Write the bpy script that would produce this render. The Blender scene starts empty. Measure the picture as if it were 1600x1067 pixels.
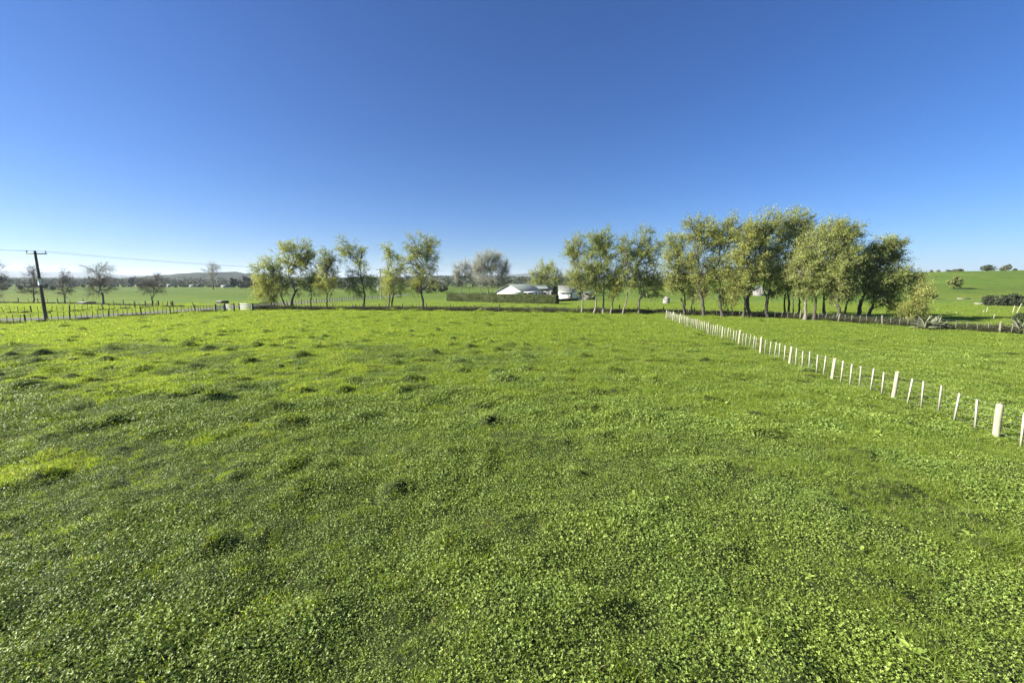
import bpy, math, random
import numpy as np
from mathutils import Vector

# ------------------------------------------------------------------ camera, sky, sun, exposure
scene = bpy.context.scene
CAM_H, FPX, PITCH = 5.0, 640.0, math.atan(93.0 / 640.0)      # metres, focal length in pixels of a 1600 wide frame, tilt down
cam_data = bpy.data.cameras.new('camera')
cam_data.sensor_width = 36.0
cam_data.lens = FPX / 1600.0 * 36.0
cam_data.clip_start, cam_data.clip_end = 0.1, 40000.0
cam = bpy.data.objects.new('camera', cam_data)
scene.collection.objects.link(cam)
cam.location = (0, 0, CAM_H)
cam.rotation_euler = (math.pi / 2 - PITCH, 0, 0)
scene.camera = cam

SUN_EL, SUN_AWAY = math.radians(28.0), math.radians(8.0)     # light travels to +X and a little to +Y
light_dir = Vector((math.cos(SUN_EL) * math.cos(SUN_AWAY), math.cos(SUN_EL) * math.sin(SUN_AWAY), -math.sin(SUN_EL)))
to_sun = -light_dir
world = bpy.data.worlds.new('World')
scene.world = world
world.use_nodes = True
wn, wl = world.node_tree.nodes, world.node_tree.links
wn.clear()
sky = wn.new('ShaderNodeTexSky')
sky.sky_type = 'NISHITA'
sky.sun_disc = False
sky.sun_elevation = SUN_EL
sky.sun_rotation = math.atan2(to_sun.x, to_sun.y)
sky.altitude = 50
sky.air_density, sky.dust_density, sky.ozone_density = 1.0, 0.3, 10.0
bg = wn.new('ShaderNodeBackground')
bg.inputs['Strength'].default_value = 0.05
wo = wn.new('ShaderNodeOutputWorld')
hsv = wn.new('ShaderNodeHueSaturation')
hsv.inputs['Saturation'].default_value = 1.08
hsv.inputs['Hue'].default_value = 0.508
hsv.inputs['Value'].default_value = 0.83
wl.new(sky.outputs[0], hsv.inputs['Color'])
wl.new(hsv.outputs[0], bg.inputs[0])
wl.new(bg.outputs[0], wo.inputs[0])

sun_data = bpy.data.lights.new('sun', 'SUN')
sun_data.energy = 5.0
sun_data.angle = math.radians(0.53)
sun_data.color = (1.0, 0.94, 0.84)
sun = bpy.data.objects.new('sun', sun_data)
sun.rotation_euler = light_dir.to_track_quat('-Z', 'Y').to_euler()
sun.location = (-30, -10, 40)
scene.collection.objects.link(sun)

scene.view_settings.view_transform = 'Standard'
scene.view_settings.look = 'None'
scene.view_settings.gamma = 1.0
scene.view_settings.exposure = 1.8
scene.view_settings.use_curve_mapping = False
scene.render.engine = 'CYCLES'
scene.cycles.max_bounces = 6
scene.cycles.diffuse_bounces = 3
scene.cycles.glossy_bounces = 2
scene.cycles.transmission_bounces = 4
scene.cycles.transparent_max_bounces = 4
scene.cycles.volume_bounces = 0
scene.cycles.use_denoising = True
scene.cycles.denoiser = 'OPENIMAGEDENOISE'
scene.cycles.denoising_input_passes = 'RGB_ALBEDO_NORMAL'

# ------------------------------------------------------------------ helpers
COL = scene.collection
R = math.radians
PX = 1.0 / FPX

def link(o):
    COL.objects.link(o)
    return o

def tag(o, label=None, cat=None, group=None, kind=None):
    if label: o['label'] = label
    if cat: o['category'] = cat
    if group: o['group'] = group
    if kind: o['kind'] = kind
    return o

def empty(name, loc, rz=0.0, label=None, cat=None, group=None):
    o = bpy.data.objects.new(name, None)
    o.empty_display_size = 0.3
    o.location = loc
    o.rotation_euler = (0, 0, rz)
    link(o)
    return tag(o, label, cat, group)

def sstep(a, b, x):
    t = np.clip((np.asarray(x, float) - a) / (b - a), 0, 1)
    return t * t * (3 - 2 * t)

def _hash(ix, iy, seed):
    h = (ix.astype(np.int64) * 374761393 + iy.astype(np.int64) * 668265263 + seed * 1442695041) & 0xffffffff
    h = ((h ^ (h >> 13)) * 1274126177) & 0xffffffff
    h = ((h ^ (h >> 16)) * 2246822519) & 0xffffffff
    return ((h ^ (h >> 15)) & 0xffffff) / float(0xffffff)

def vnoise(x, y, seed=0):
    x = np.asarray(x, float); y = np.asarray(y, float)
    ix, iy = np.floor(x), np.floor(y)
    fx, fy = x - ix, y - iy
    fx = fx * fx * fx * (fx * (fx * 6 - 15) + 10); fy = fy * fy * fy * (fy * (fy * 6 - 15) + 10)
    a = _hash(ix, iy, seed); b = _hash(ix + 1, iy, seed); c = _hash(ix, iy + 1, seed); d = _hash(ix + 1, iy + 1, seed)
    return (a + (b - a) * fx) * (1 - fy) + (c + (d - c) * fx) * fy

def mounds(x, y, cell, seed, prob, rmin, rmax, hmin, hmax):
    ix, iy = np.floor(x / cell), np.floor(y / cell)
    z = np.zeros_like(x)
    for dx in (-1, 0, 1):
        for dy in (-1, 0, 1):
            cx, cy = ix + dx, iy + dy
            on = _hash(cx, cy, seed) < prob
            px = (cx + 0.15 + 0.7 * _hash(cx, cy, seed + 1)) * cell
            py = (cy + 0.15 + 0.7 * _hash(cx, cy, seed + 2)) * cell
            rr = rmin + (rmax - rmin) * _hash(cx, cy, seed + 3)
            hh = hmin + (hmax - hmin) * _hash(cx, cy, seed + 4)
            asp = 0.6 + 0.8 * _hash(cx, cy, seed + 5)
            d2 = ((x - px) / (rr * asp)) ** 2 + ((y - py) / (rr / asp)) ** 2
            z += np.where(on, hh * np.exp(-d2 ** 1.5), 0)
    return z

def macro(x, y):
    """the lie of the land: flat paddocks, a smooth hill far to the side, faint rolls in the distance"""
    x = np.asarray(x, float); y = np.asarray(y, float)
    crest = sstep(120, 255, y + 0.12 * (x - 220)) * sstep(40, 190, x)
    z = (11.2 + 0.9 * np.sin(x / 47.0 + 0.6)) * crest * (1 - 0.55 * sstep(330, 700, y))
    roll = sstep(100, 170, y) * (1 - sstep(60, 160, x))
    z = z + roll * 0.45 * (vnoise(x / 60.0, y / 34.0, 5) - 0.5) * 2
    return z

ROAD = []          # filled below; world polyline
SPECIAL = []       # bigger mounds seen in the photograph

def seg_dist(x, y, poly):
    d = np.full(np.shape(x), 1e9)
    for (ax, ay), (bx, by) in zip(poly[:-1], poly[1:]):
        vx, vy = bx - ax, by - ay
        t = np.clip(((x - ax) * vx + (y - ay) * vy) / (vx * vx + vy * vy), 0, 1)
        d = np.minimum(d, np.hypot(x - ax - t * vx, y - ay - t * vy))
    return d

def micro(x, y):
    amp = 1.0 - 0.95 * sstep(72, 95, y)
    if ROAD:
        amp = amp * sstep(3.0, 6.5, seg_dist(x, y, ROAD))
    leftish = 0.55 + 0.45 * (1 - sstep(-6, 16, x - 0.25 * y))
    n = 0.10 * (vnoise(x / 2.7, y / 2.0, 11) - 0.5) + 0.085 * (vnoise(x / 1.05 + 7, y / 0.8, 12) - 0.5) + 0.035 * (vnoise(x / 0.42, y / 0.36, 13) - 0.5)
    far = sstep(10, 26, y)
    m = mounds(x, y, 2.2, 21, 0.62, 0.22, 0.5, 0.07, 0.23) * (1 + 0.55 * far) + mounds(x, y, 1.1, 41, 0.4, 0.14, 0.3, 0.03, 0.11) * (1 - 0.4 * far)
    n = n * (1.4 - 0.4 * sstep(8, 22, y))
    z = amp * (n * (0.7 + 0.5 * leftish) + m * leftish)
    for (sx, sy, sr, sh) in SPECIAL:
        z = z + sh * np.exp(-((((x - sx) / sr) ** 2 + ((y - sy) / (sr * 0.8)) ** 2) ** 1.5))
    return z

def gz(x, y):
    x = np.atleast_1d(np.asarray(x, float)); y = np.atleast_1d(np.asarray(y, float))
    return macro(x, y) + micro(x, y)

def gz1(x, y):
    return float(gz(x, y)[0])

CP, SP = math.cos(PITCH), math.sin(PITCH)

def ray(px, py):
    u, v = (px - 800.0) * PX, -(py - 533.5) * PX
    return np.array([u, CP + v * SP, -SP + v * CP])

_T = 1.0025 ** np.arange(3600) * 3.0
def G(px, py):
    """the point of the ground that was seen at this place of the photograph"""
    d = ray(px, py)
    P = d[None, :] / d[1] * _T[:, None]
    P[:, 2] += CAM_H
    below = P[:, 2] < macro(P[:, 0], P[:, 1])
    i = int(np.argmax(below)) if below.any() else len(_T) - 1
    p = P[i]
    return Vector((float(p[0]), float(p[1]), float(macro(p[0], p[1]))))

def at(px, py, Y):
    d = ray(px, py)
    t = Y / d[1]
    return np.array([d[0] * t, Y, CAM_H + d[2] * t])

def ground_at(v):
    return Vector((v.x, v.y, gz1(v.x, v.y)))

class MB:
    """collects faces with numpy and makes ONE mesh"""
    def __init__(self):
        self.v, self.f, self.fs, self.m, self.t, self.n = [], [], [], [], [], 0
    def add(self, V, F, mat=0, tint=0.5):
        V = np.asarray(V, float).reshape(-1, 3); F = np.asarray(F, np.int64)
        self.v.append(V); self.f.append((F + self.n).ravel()); self.fs.append(np.full(len(F), F.shape[1]))
        self.m.append(np.full(len(F), mat)); self.t.append(np.broadcast_to(np.asarray(tint, float), (len(V),)).copy())
        self.n += len(V)
        return self
    def box(self, c, s, mat=0, rz=0.0, tint=0.5):
        x, y, z = np.array(s) / 2.0
        V = np.array([[-x, -y, -z], [x, -y, -z], [x, y, -z], [-x, y, -z], [-x, -y, z], [x, -y, z], [x, y, z], [-x, y, z]])
        if rz:
            ca, sa = math.cos(rz), math.sin(rz)
            V = V @ np.array([[ca, sa, 0], [-sa, ca, 0], [0, 0, 1]])
        return self.add(V + np.array(c), [[0, 3, 2, 1], [4, 5, 6, 7], [0, 1, 5, 4], [1, 2, 6, 5], [2, 3, 7, 6], [3, 0, 4, 7]], mat, tint)
    def tubes(self, P, Rd, sides=5, mat=0, tint=0.5, cap=False):
        P = np.asarray(P, float); Rd = np.asarray(Rd, float)
        N, K, _ = P.shape
        if Rd.ndim == 1: Rd = np.broadcast_to(Rd, (N, K))
        T = np.gradient(P, axis=1)
        T /= np.linalg.norm(T, axis=2, keepdims=True) + 1e-9
        chord = P[:, -1] - P[:, 0]
        ref = np.eye(3)[np.argmin(np.abs(chord), axis=1)]
        ref = np.broadcast_to(ref[:, None, :], T.shape)
        A = np.cross(T, ref); A /= np.linalg.norm(A, axis=2, keepdims=True) + 1e-9
        B = np.cross(T, A)
        an = np.linspace(0, 2 * np.pi, sides, endpoint=False)
        V = P[:, :, None, :] + Rd[:, :, None, None] * (A[:, :, None, :] * np.cos(an)[None, None, :, None] + B[:, :, None, :] * np.sin(an)[None, None, :, None])
        k, s = np.meshgrid(np.arange(K - 1), np.arange(sides), indexing='ij')
        a = (k * sides + s).ravel(); b = (k * sides + (s + 1) % sides).ravel()
        quad = np.stack([a, b, b + sides, a + sides], 1)
        F = (quad[None] + (np.arange(N) * K * sides)[:, None, None]).reshape(-1, 4)
        tt = tint if np.ndim(tint) == 0 else np.repeat(np.asarray(tint), K * sides)
        self.add(V.reshape(-1, 3), F, mat, tt)
        if cap:
            for i in range(N):
                base = self.n - N * K * sides + i * K * sides
                for ring, rev in ((0, False), (K - 1, True)):
                    idx = [base + ring * sides + q for q in range(sides)]
                    self.f.append(np.array(idx if not rev else idx[::-1])); self.fs.append(np.array([sides])); self.m.append(np.array([mat]))
        return self
    def leaves(self, C, ax, side, l, w, mat=0, tint=0.5):
        ax = ax * (l[:, None] / 2); side = side * (w[:, None] / 2)
        V = np.stack([C - ax, C + side, C + ax, C - side], 1)
        N = len(C)
        F = np.arange(4 * N).reshape(N, 4)
        return self.add(V.reshape(-1, 3), F, mat, np.repeat(np.broadcast_to(tint, (N,)), 4))
    def mesh(self, name, mats, smooth=False):
        me = bpy.data.meshes.new(name)
        V = np.concatenate(self.v).astype(np.float32); Fl = np.concatenate(self.f).astype(np.int32); fs = np.concatenate(self.fs).astype(np.int32)
        me.vertices.add(len(V)); me.vertices.foreach_set('co', V.ravel())
        me.loops.add(len(Fl)); me.loops.foreach_set('vertex_index', Fl)
        me.polygons.add(len(fs))
        st = np.concatenate([[0], np.cumsum(fs)[:-1]]).astype(np.int32)
        me.polygons.foreach_set('loop_start', st); me.polygons.foreach_set('loop_total', fs)
        me.polygons.foreach_set('material_index', np.concatenate(self.m).astype(np.int32))
        if smooth: me.polygons.foreach_set('use_smooth', np.ones(len(fs), bool))
        for m in (mats if isinstance(mats, (list, tuple)) else [mats]): me.materials.append(m)
        at_ = me.attributes.new('tint', 'FLOAT', 'POINT')
        at_.data.foreach_set('value', np.concatenate(self.t).astype(np.float32))
        me.update(calc_edges=True)
        return me
    def build(self, name, mats, parent=None, smooth=False):
        o = bpy.data.objects.new(name, self.mesh(name, mats, smooth))
        if parent: o.parent = parent
        return link(o)

def part(name, me, parent, loc=(0, 0, 0), rot=(0, 0, 0), scale=(1, 1, 1)):
    o = bpy.data.objects.new(name, me)
    o.parent = parent; o.location = loc; o.rotation_euler = rot; o.scale = scale
    return link(o)

# ------------------------------------------------------------------ materials
def mat(name):
    m = bpy.data.materials.new(name); m.use_nodes = True
    nt = m.node_tree
    return m, nt, nt.nodes['Principled BSDF'], nt.nodes['Material Output']

def node(nt, kind, **kw):
    n = nt.nodes.new(kind)
    for k, v in kw.items():
        if hasattr(n, k): setattr(n, k, v)
        else: n.inputs[k].default_value = v
    return n

def ramp(nt, fac, stops):
    r = nt.nodes.new('ShaderNodeValToRGB')
    el = r.color_ramp.elements
    while len(el) < len(stops): el.new(0.5)
    for e, (p, c) in zip(el, stops):
        e.position = p; e.color = (*c, 1)
    nt.links.new(fac, r.inputs[0])
    return r.outputs[0]

def noise(nt, scale, detail=4, rough=0.6, coord='pos', w=0.0):
    n = nt.nodes.new('ShaderNodeTexNoise')
    n.inputs['Scale'].default_value = scale; n.inputs['Detail'].default_value = detail; n.inputs['Roughness'].default_value = rough
    if coord == 'pos':
        g = nt.nodes.new('ShaderNodeNewGeometry'); out = g.outputs['Position']
    else:
        g = nt.nodes.new('ShaderNodeTexCoord'); out = g.outputs['Object']
    if w:
        mp = nt.nodes.new('ShaderNodeMapping'); mp.inputs['Location'].default_value = (w, w * 1.7, w * 0.3)
        nt.links.new(out, mp.inputs[0]); out = mp.outputs[0]
    nt.links.new(out, n.inputs['Vector'])
    return n.outputs[0]

def mix(nt, a, b, fac, mode='MIX'):
    x = nt.nodes.new('ShaderNodeMix'); x.data_type = 'RGBA'; x.blend_type = mode
    for sock, v in ((x.inputs[0], fac), (x.inputs[6], a), (x.inputs[7], b)):
        if hasattr(v, 'is_linked'): nt.links.new(v, sock)
        elif isinstance(v, (int, float)): sock.default_value = v
        else: sock.default_value = (*v, 1)
    return x.outputs[2]

def bump(nt, b, height, strength, dist):
    n = nt.nodes.new('ShaderNodeBump'); n.inputs['Strength'].default_value = strength; n.inputs['Distance'].default_value = dist
    nt.links.new(height, n.inputs['Height']); nt.links.new(n.outputs[0], b.inputs['Normal'])

def tint_attr(nt):
    a = nt.nodes.new('ShaderNodeAttribute'); a.attribute_name = 'tint'
    return a.outputs['Fac']

def leaf_material(name, dark, mid, light, rough=0.45, spec=0.4, translucent=0.3, macro_dark=None, macro_scale=0.3, straw=None, vary=False):
    m, nt, b, out = mat(name)
    c = ramp(nt, tint_attr(nt), [(0.0, dark), (0.45, mid), (0.9, light), (0.97, straw or light)])
    if macro_dark is not None:
        c = mix(nt, c, ramp(nt, noise(nt, macro_scale, 5, 0.65), [(0.36, (1.07, 1.05, 0.95)), (0.5, (1, 1, 1)), (0.66, macro_dark)]), 1.0, 'MULTIPLY')
    if vary:
        oi = nt.nodes.new('ShaderNodeObjectInfo')
        c = mix(nt, c, ramp(nt, oi.outputs['Random'], [(0.0, (0.90, 0.95, 0.95)), (0.35, (1, 1, 1)), (0.7, (1.1, 1.06, 0.88)), (1.0, (0.96, 1.0, 1.12))]), 1.0, 'MULTIPLY')
    nt.links.new(c, b.inputs['Base Color'])
    b.inputs['Roughness'].default_value = rough
    b.inputs['Specular IOR Level'].default_value = spec
    tr = nt.nodes.new('ShaderNodeBsdfTranslucent')
    nt.links.new(mix(nt, c, (1.25, 1.2, 0.55), 1.0, 'MULTIPLY'), tr.inputs[0])
    ms = nt.nodes.new('ShaderNodeMixShader'); ms.inputs[0].default_value = translucent
    nt.links.new(b.outputs[0], ms.inputs[1]); nt.links.new(tr.outputs[0], ms.inputs[2]); nt.links.new(ms.outputs[0], out.inputs[0])
    return m

def plain(name, col, col2=None, scale=3.0, rough=0.7, spec=0.3, bmp=0.0, coord='obj', stretch=None, vary=False):
    m, nt, b, out = mat(name)
    n = noise(nt, scale, 5, 0.65, coord)
    if stretch:
        nd = n.node; mp = nt.nodes.new('ShaderNodeMapping'); mp.inputs['Scale'].default_value = stretch
        src = nd.inputs['Vector'].links[0].from_socket
        nt.links.new(src, mp.inputs[0]); nt.links.new(mp.outputs[0], nd.inputs['Vector'])
    c = ramp(nt, n, [(0.3, col2 or tuple(0.7 * q for q in col)), (0.7, col)])
    if vary:
        oi = nt.nodes.new('ShaderNodeObjectInfo')
        c = mix(nt, c, ramp(nt, oi.outputs['Random'], [(0.0, (0.72, 0.70, 0.68)), (0.6, (1, 1, 1)), (1.0, (1.15, 1.12, 1.0))]), 1.0, 'MULTIPLY')
    nt.links.new(c, b.inputs['Base Color'])
    b.inputs['Roughness'].default_value = rough; b.inputs['Specular IOR Level'].default_value = spec
    if bmp: bump(nt, b, n, bmp, 0.02)
    return m

M = {}
def ground_material():
    m, nt, b, out = mat('pasture_ground')
    big = noise(nt, 0.09, 4, 0.6)
    mid_ = noise(nt, 0.7, 5, 0.65)
    fine = noise(nt, 9.0, 4, 0.7)
    far = noise(nt, 0.012, 3, 0.55)
    c = ramp(nt, mid_, [(0.25, (0.085, 0.135, 0.022)), (0.5, (0.13, 0.185, 0.03)), (0.75, (0.18, 0.23, 0.04))])
    c = mix(nt, c, ramp(nt, big, [(0.3, (0.75, 0.82, 0.75)), (0.7, (1.18, 1.10, 0.9))]), 1.0, 'MULTIPLY')
    c = mix(nt, c, ramp(nt, fine, [(0.3, (0.6, 0.6, 0.55)), (0.7, (1.25, 1.25, 1.2))]), 1.0, 'MULTIPLY')
    c = mix(nt, c, ramp(nt, far, [(0.35, (0.85, 0.95, 0.9)), (0.65, (1.1, 1.02, 0.95))]), 1.0, 'MULTIPLY')
    # ground colour turns darker, in patches, with distance beyond the trees
    gp = nt.nodes.new('ShaderNodeNewGeometry'); sx = nt.nodes.new('ShaderNodeSeparateXYZ'); nt.links.new(gp.outputs['Position'], sx.inputs[0])
    mr = nt.nodes.new('ShaderNodeMapRange'); mr.inputs['From Min'].default_value = 95; mr.inputs['From Max'].default_value = 165
    nt.links.new(sx.outputs['Y'], mr.inputs['Value'])
    patch = ramp(nt, noise(nt, 0.022, 4, 0.6, w=31.0), [(0.35, (0.60, 0.68, 0.66)), (0.65, (0.82, 0.86, 0.80))])
    c = mix(nt, c, mix(nt, c, patch, 1.0, 'MULTIPLY'), mr.outputs[0])
    soil_shade = ramp(nt, fine, [(0.3, (0.012, 0.016, 0.006)), (0.7, (0.032, 0.042, 0.012))])  # earth and thatch, darkened to paint in the shade between the leaves
    c = mix(nt, c, soil_shade, tint_attr(nt))
    nt.links.new(c, b.inputs['Base Color'])
    b.inputs['Roughness'].default_value = 0.95; b.inputs['Specular IOR Level'].default_value = 0.1
    bn = nt.nodes.new('ShaderNodeBump'); bn.inputs['Strength'].default_value = 0.9; bn.inputs['Distance'].default_value = 0.12
    nt.links.new(mid_, bn.inputs['Height'])
    b2 = nt.nodes.new('ShaderNodeBump'); b2.inputs['Strength'].default_value = 0.8; b2.inputs['Distance'].default_value = 0.03
    nt.links.new(fine, b2.inputs['Height']); nt.links.new(bn.outputs[0], b2.inputs['Normal']); nt.links.new(b2.outputs[0], b.inputs['Normal'])
    return m
M['ground'] = ground_material()
M['road'] = plain('road_gravel', (0.17, 0.165, 0.155), (0.10, 0.097, 0.09), 2.5, 0.95, 0.1, 0.4, 'pos')
M['clover'] = leaf_material('clover_leaf', (0.075, 0.125, 0.017), (0.17, 0.245, 0.038), (0.31, 0.40, 0.09), 0.45, 0.25, 0.24, (0.86, 0.92, 0.95), 0.5)
M['grass'] = leaf_material('grass_blade', (0.10, 0.155, 0.022), (0.21, 0.30, 0.043), (0.36, 0.45, 0.085), 0.5, 0.25, 0.6, (0.86, 0.92, 0.92), 0.4, (0.50, 0.45, 0.24))
M['rank'] = leaf_material('rank_grass_shade', (0.016, 0.022, 0.007), (0.032, 0.04, 0.012), (0.08, 0.08, 0.032), 0.7, 0.2, 0.15)  # uncut grass, coloured near black to paint in the shade below the willows
M['willow'] = leaf_material('willow_leaf', (0.135, 0.165, 0.04), (0.26, 0.30, 0.082), (0.43, 0.46, 0.18), 0.5, 0.3, 0.5, vary=True)
M['evergreen'] = leaf_material('evergreen_leaf', (0.018, 0.030, 0.012), (0.035, 0.052, 0.018), (0.06, 0.08, 0.028), 0.5, 0.3, 0.1)
M['hedge'] = leaf_material('hedge_leaf', (0.036, 0.05, 0.010), (0.058, 0.078, 0.015), (0.09, 0.115, 0.022), 0.5, 0.3, 0.15)
M['far_leaf'] = leaf_material('distant_leaf', (0.030, 0.040, 0.022), (0.06, 0.07, 0.035), (0.11, 0.11, 0.06), 0.7, 0.2, 0.1)
M['bark'] = plain('willow_bark', (0.105, 0.095, 0.078), (0.04, 0.036, 0.029), 3.0, 0.9, 0.15, 0.7, 'obj', (1, 1, 0.25))
M['pale_bark'] = plain('pale_bark', (0.25, 0.235, 0.19), (0.085, 0.078, 0.064), 2.5, 0.9, 0.15, 0.6, 'obj', (1, 1, 0.25))
M['twig'] = plain('bare_twig', (0.38, 0.385, 0.30), (0.27, 0.275, 0.21), 1.5, 0.85, 0.15)
M['dark_twig'] = plain('dark_twig', (0.14, 0.12, 0.095), (0.08, 0.068, 0.055), 1.5, 0.9, 0.1)
M['new_wood'] = plain('fresh_sawn_pine', (0.32, 0.315, 0.215), (0.23, 0.225, 0.155), 5.0, 0.75, 0.25, 0.35, 'obj', (3, 3, 0.5), True)
M['new_batten'] = plain('pale_batten_pine', (0.38, 0.375, 0.30), (0.29, 0.285, 0.23), 6.0, 0.75, 0.25, 0.2, 'obj', (3, 3, 0.4), True)
M['old_wood'] = plain('weathered_wood', (0.11, 0.095, 0.075), (0.045, 0.04, 0.032), 5.0, 0.9, 0.15, 0.5, 'obj', (2, 2, 0.3), True)
M['grey_wood'] = plain('grey_wood', (0.20, 0.19, 0.16), (0.11, 0.10, 0.085), 5.0, 0.9, 0.15, 0.4, 'obj', (2, 2, 0.3), True)
M['wire'] = plain('galvanised_wire', (0.35, 0.35, 0.34), None, 8, 0.45, 0.5)
M['white_paint'] = plain('white_paint', (0.74, 0.74, 0.71), (0.64, 0.63, 0.59), 1.2, 0.55, 0.35)
M['cream_paint'] = plain('cream_paint', (0.70, 0.66, 0.52), (0.6, 0.56, 0.44), 1.2, 0.6, 0.3)
M['roof_green'] = plain('roof_iron_grey_green', (0.13, 0.155, 0.14), (0.10, 0.125, 0.112), 0.8, 0.5, 0.4)
M['roof_pale'] = plain('roof_iron_pale', (0.15, 0.165, 0.14), (0.12, 0.13, 0.112), 0.8, 0.5, 0.4)
M['far_wall'] = plain('weathered_far_wall', (0.22, 0.215, 0.195), (0.17, 0.165, 0.15), 1.0, 0.7, 0.2)
M['gate_white'] = plain('weathered_white_rail', (0.50, 0.50, 0.46), (0.36, 0.36, 0.32), 3.0, 0.7, 0.25)
M['roof_dark'] = plain('roof_iron_dark', (0.12, 0.115, 0.11), None, 0.8, 0.55, 0.4)
M['concrete'] = plain('pale_concrete', (0.26, 0.25, 0.20), (0.17, 0.165, 0.135), 2.0, 0.9, 0.2, 0.3)
M['stone'] = plain('grey_stone', (0.34, 0.33, 0.30), (0.18, 0.175, 0.16), 2.5, 0.9, 0.2, 0.6)
M['black_plastic'] = plain('black_trough', (0.03, 0.03, 0.03), None, 2.0, 0.6, 0.3)
M['insulator'] = plain('grey_porcelain', (0.30, 0.31, 0.32), None, 2.0, 0.25, 0.5)
M['agave'] = leaf_material('agave_leaf', (0.075, 0.09, 0.05), (0.14, 0.155, 0.09), (0.25, 0.255, 0.16), 0.45, 0.4, 0.05, None, 0.3, (0.28, 0.22, 0.12))
def glass_material():
    m, nt, b, out = mat('window_glass')
    b.inputs['Base Color'].default_value = (0.02, 0.022, 0.025, 1); b.inputs['Roughness'].default_value = 0.08; b.inputs['Specular IOR Level'].default_value = 0.6
    return m
M['glass'] = glass_material()

# ------------------------------------------------------------------ ground, road
road_px = [(-160, 503.5), (0, 500.3), (108, 497), (170, 493.2), (270, 486.6), (340, 481.5), (420, 476), (500, 470.5), (595, 464.5), (640, 460)]
ROAD = [(G(a, b).x, G(a, b).y) for a, b in road_px]
for a, b, r_, h_ in ((243, 619, 0.75, 0.30), (70, 742, 0.42, 0.13), (655, 606, 0.55, 0.17), (330, 585, 0.5, 0.16), (545, 712, 0.16, 0.12), (700, 712, 0.3, 0.13), (120, 672, 0.6, 0.18), (450, 545, 0.7, 0.2), (330, 625, 0.5, 0.16)):
    p = G(a, b); SPECIAL.append((p.x, p.y, r_, h_))

def build_ground():
    ys = [-60.0, -35.0, -20.0, -12.0, -7.0, -4.0, -2.0, -0.5, 0.6, 1.5, 2.2]
    y = 2.8
    while y < 82: ys.append(y); y *= 1.0078
    while y < 9000: ys.append(y); y *= 1.045
    ys = np.array(ys)
    u = np.linspace(-1, 1, 500)
    w = 1.45 * np.maximum(np.abs(ys), 3) + 6
    X = w[:, None] * u[None, :]; Y = np.repeat(ys[:, None], len(u), 1)
    Z = gz(X.ravel(), Y.ravel())
    nr, nc = X.shape
    i, j = np.meshgrid(np.arange(nr - 1), np.arange(nc - 1), indexing='ij')
    a = (i * nc + j).ravel()
    soil_shade = 0.95 * (1 - sstep(22, 44, Y.ravel()))  # mask for the dark earth and its painted gap shade, near paddock only
    mb = MB().add(np.stack([X.ravel(), Y.ravel(), Z], 1), np.stack([a, a + 1, a + nc + 1, a + nc], 1), 0, soil_shade)
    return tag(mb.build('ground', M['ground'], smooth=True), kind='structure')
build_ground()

def build_road():
    P = np.array(ROAD); d = np.concatenate([[0], np.cumsum(np.hypot(*np.diff(P, axis=0).T))])
    s = np.arange(0, d[-1], 1.5)
    c = np.stack([np.interp(s, d, P[:, 0]), np.interp(s, d, P[:, 1])], 1)
    ker = np.ones(9) / 9; cs = np.stack([np.convolve(np.pad(c[:, k], 4, mode='edge'), ker, 'valid') for k in (0, 1)], 1)
    t = np.gradient(cs, axis=0); t /= np.linalg.norm(t, axis=1, keepdims=True)
    n = np.stack([-t[:, 1], t[:, 0]], 1)
    off = np.linspace(-2.1, 2.1, 7)
    XY = cs[:, None, :] + n[:, None, :] * off[None, :, None]
    Z = macro(XY[..., 0], XY[..., 1]) + 0.05 - 0.012 * np.abs(off)[None, :]
    V = np.concatenate([XY, Z[..., None]], 2).reshape(-1, 3)
    i, j = np.meshgrid(np.arange(len(s) - 1), np.arange(6), indexing='ij'); a = (i * 7 + j).ravel()
    tag(MB().add(V, np.stack([a, a + 1, a + 8, a + 7], 1)).build('road', M['road'], smooth=True), kind='structure')
build_road()

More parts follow.
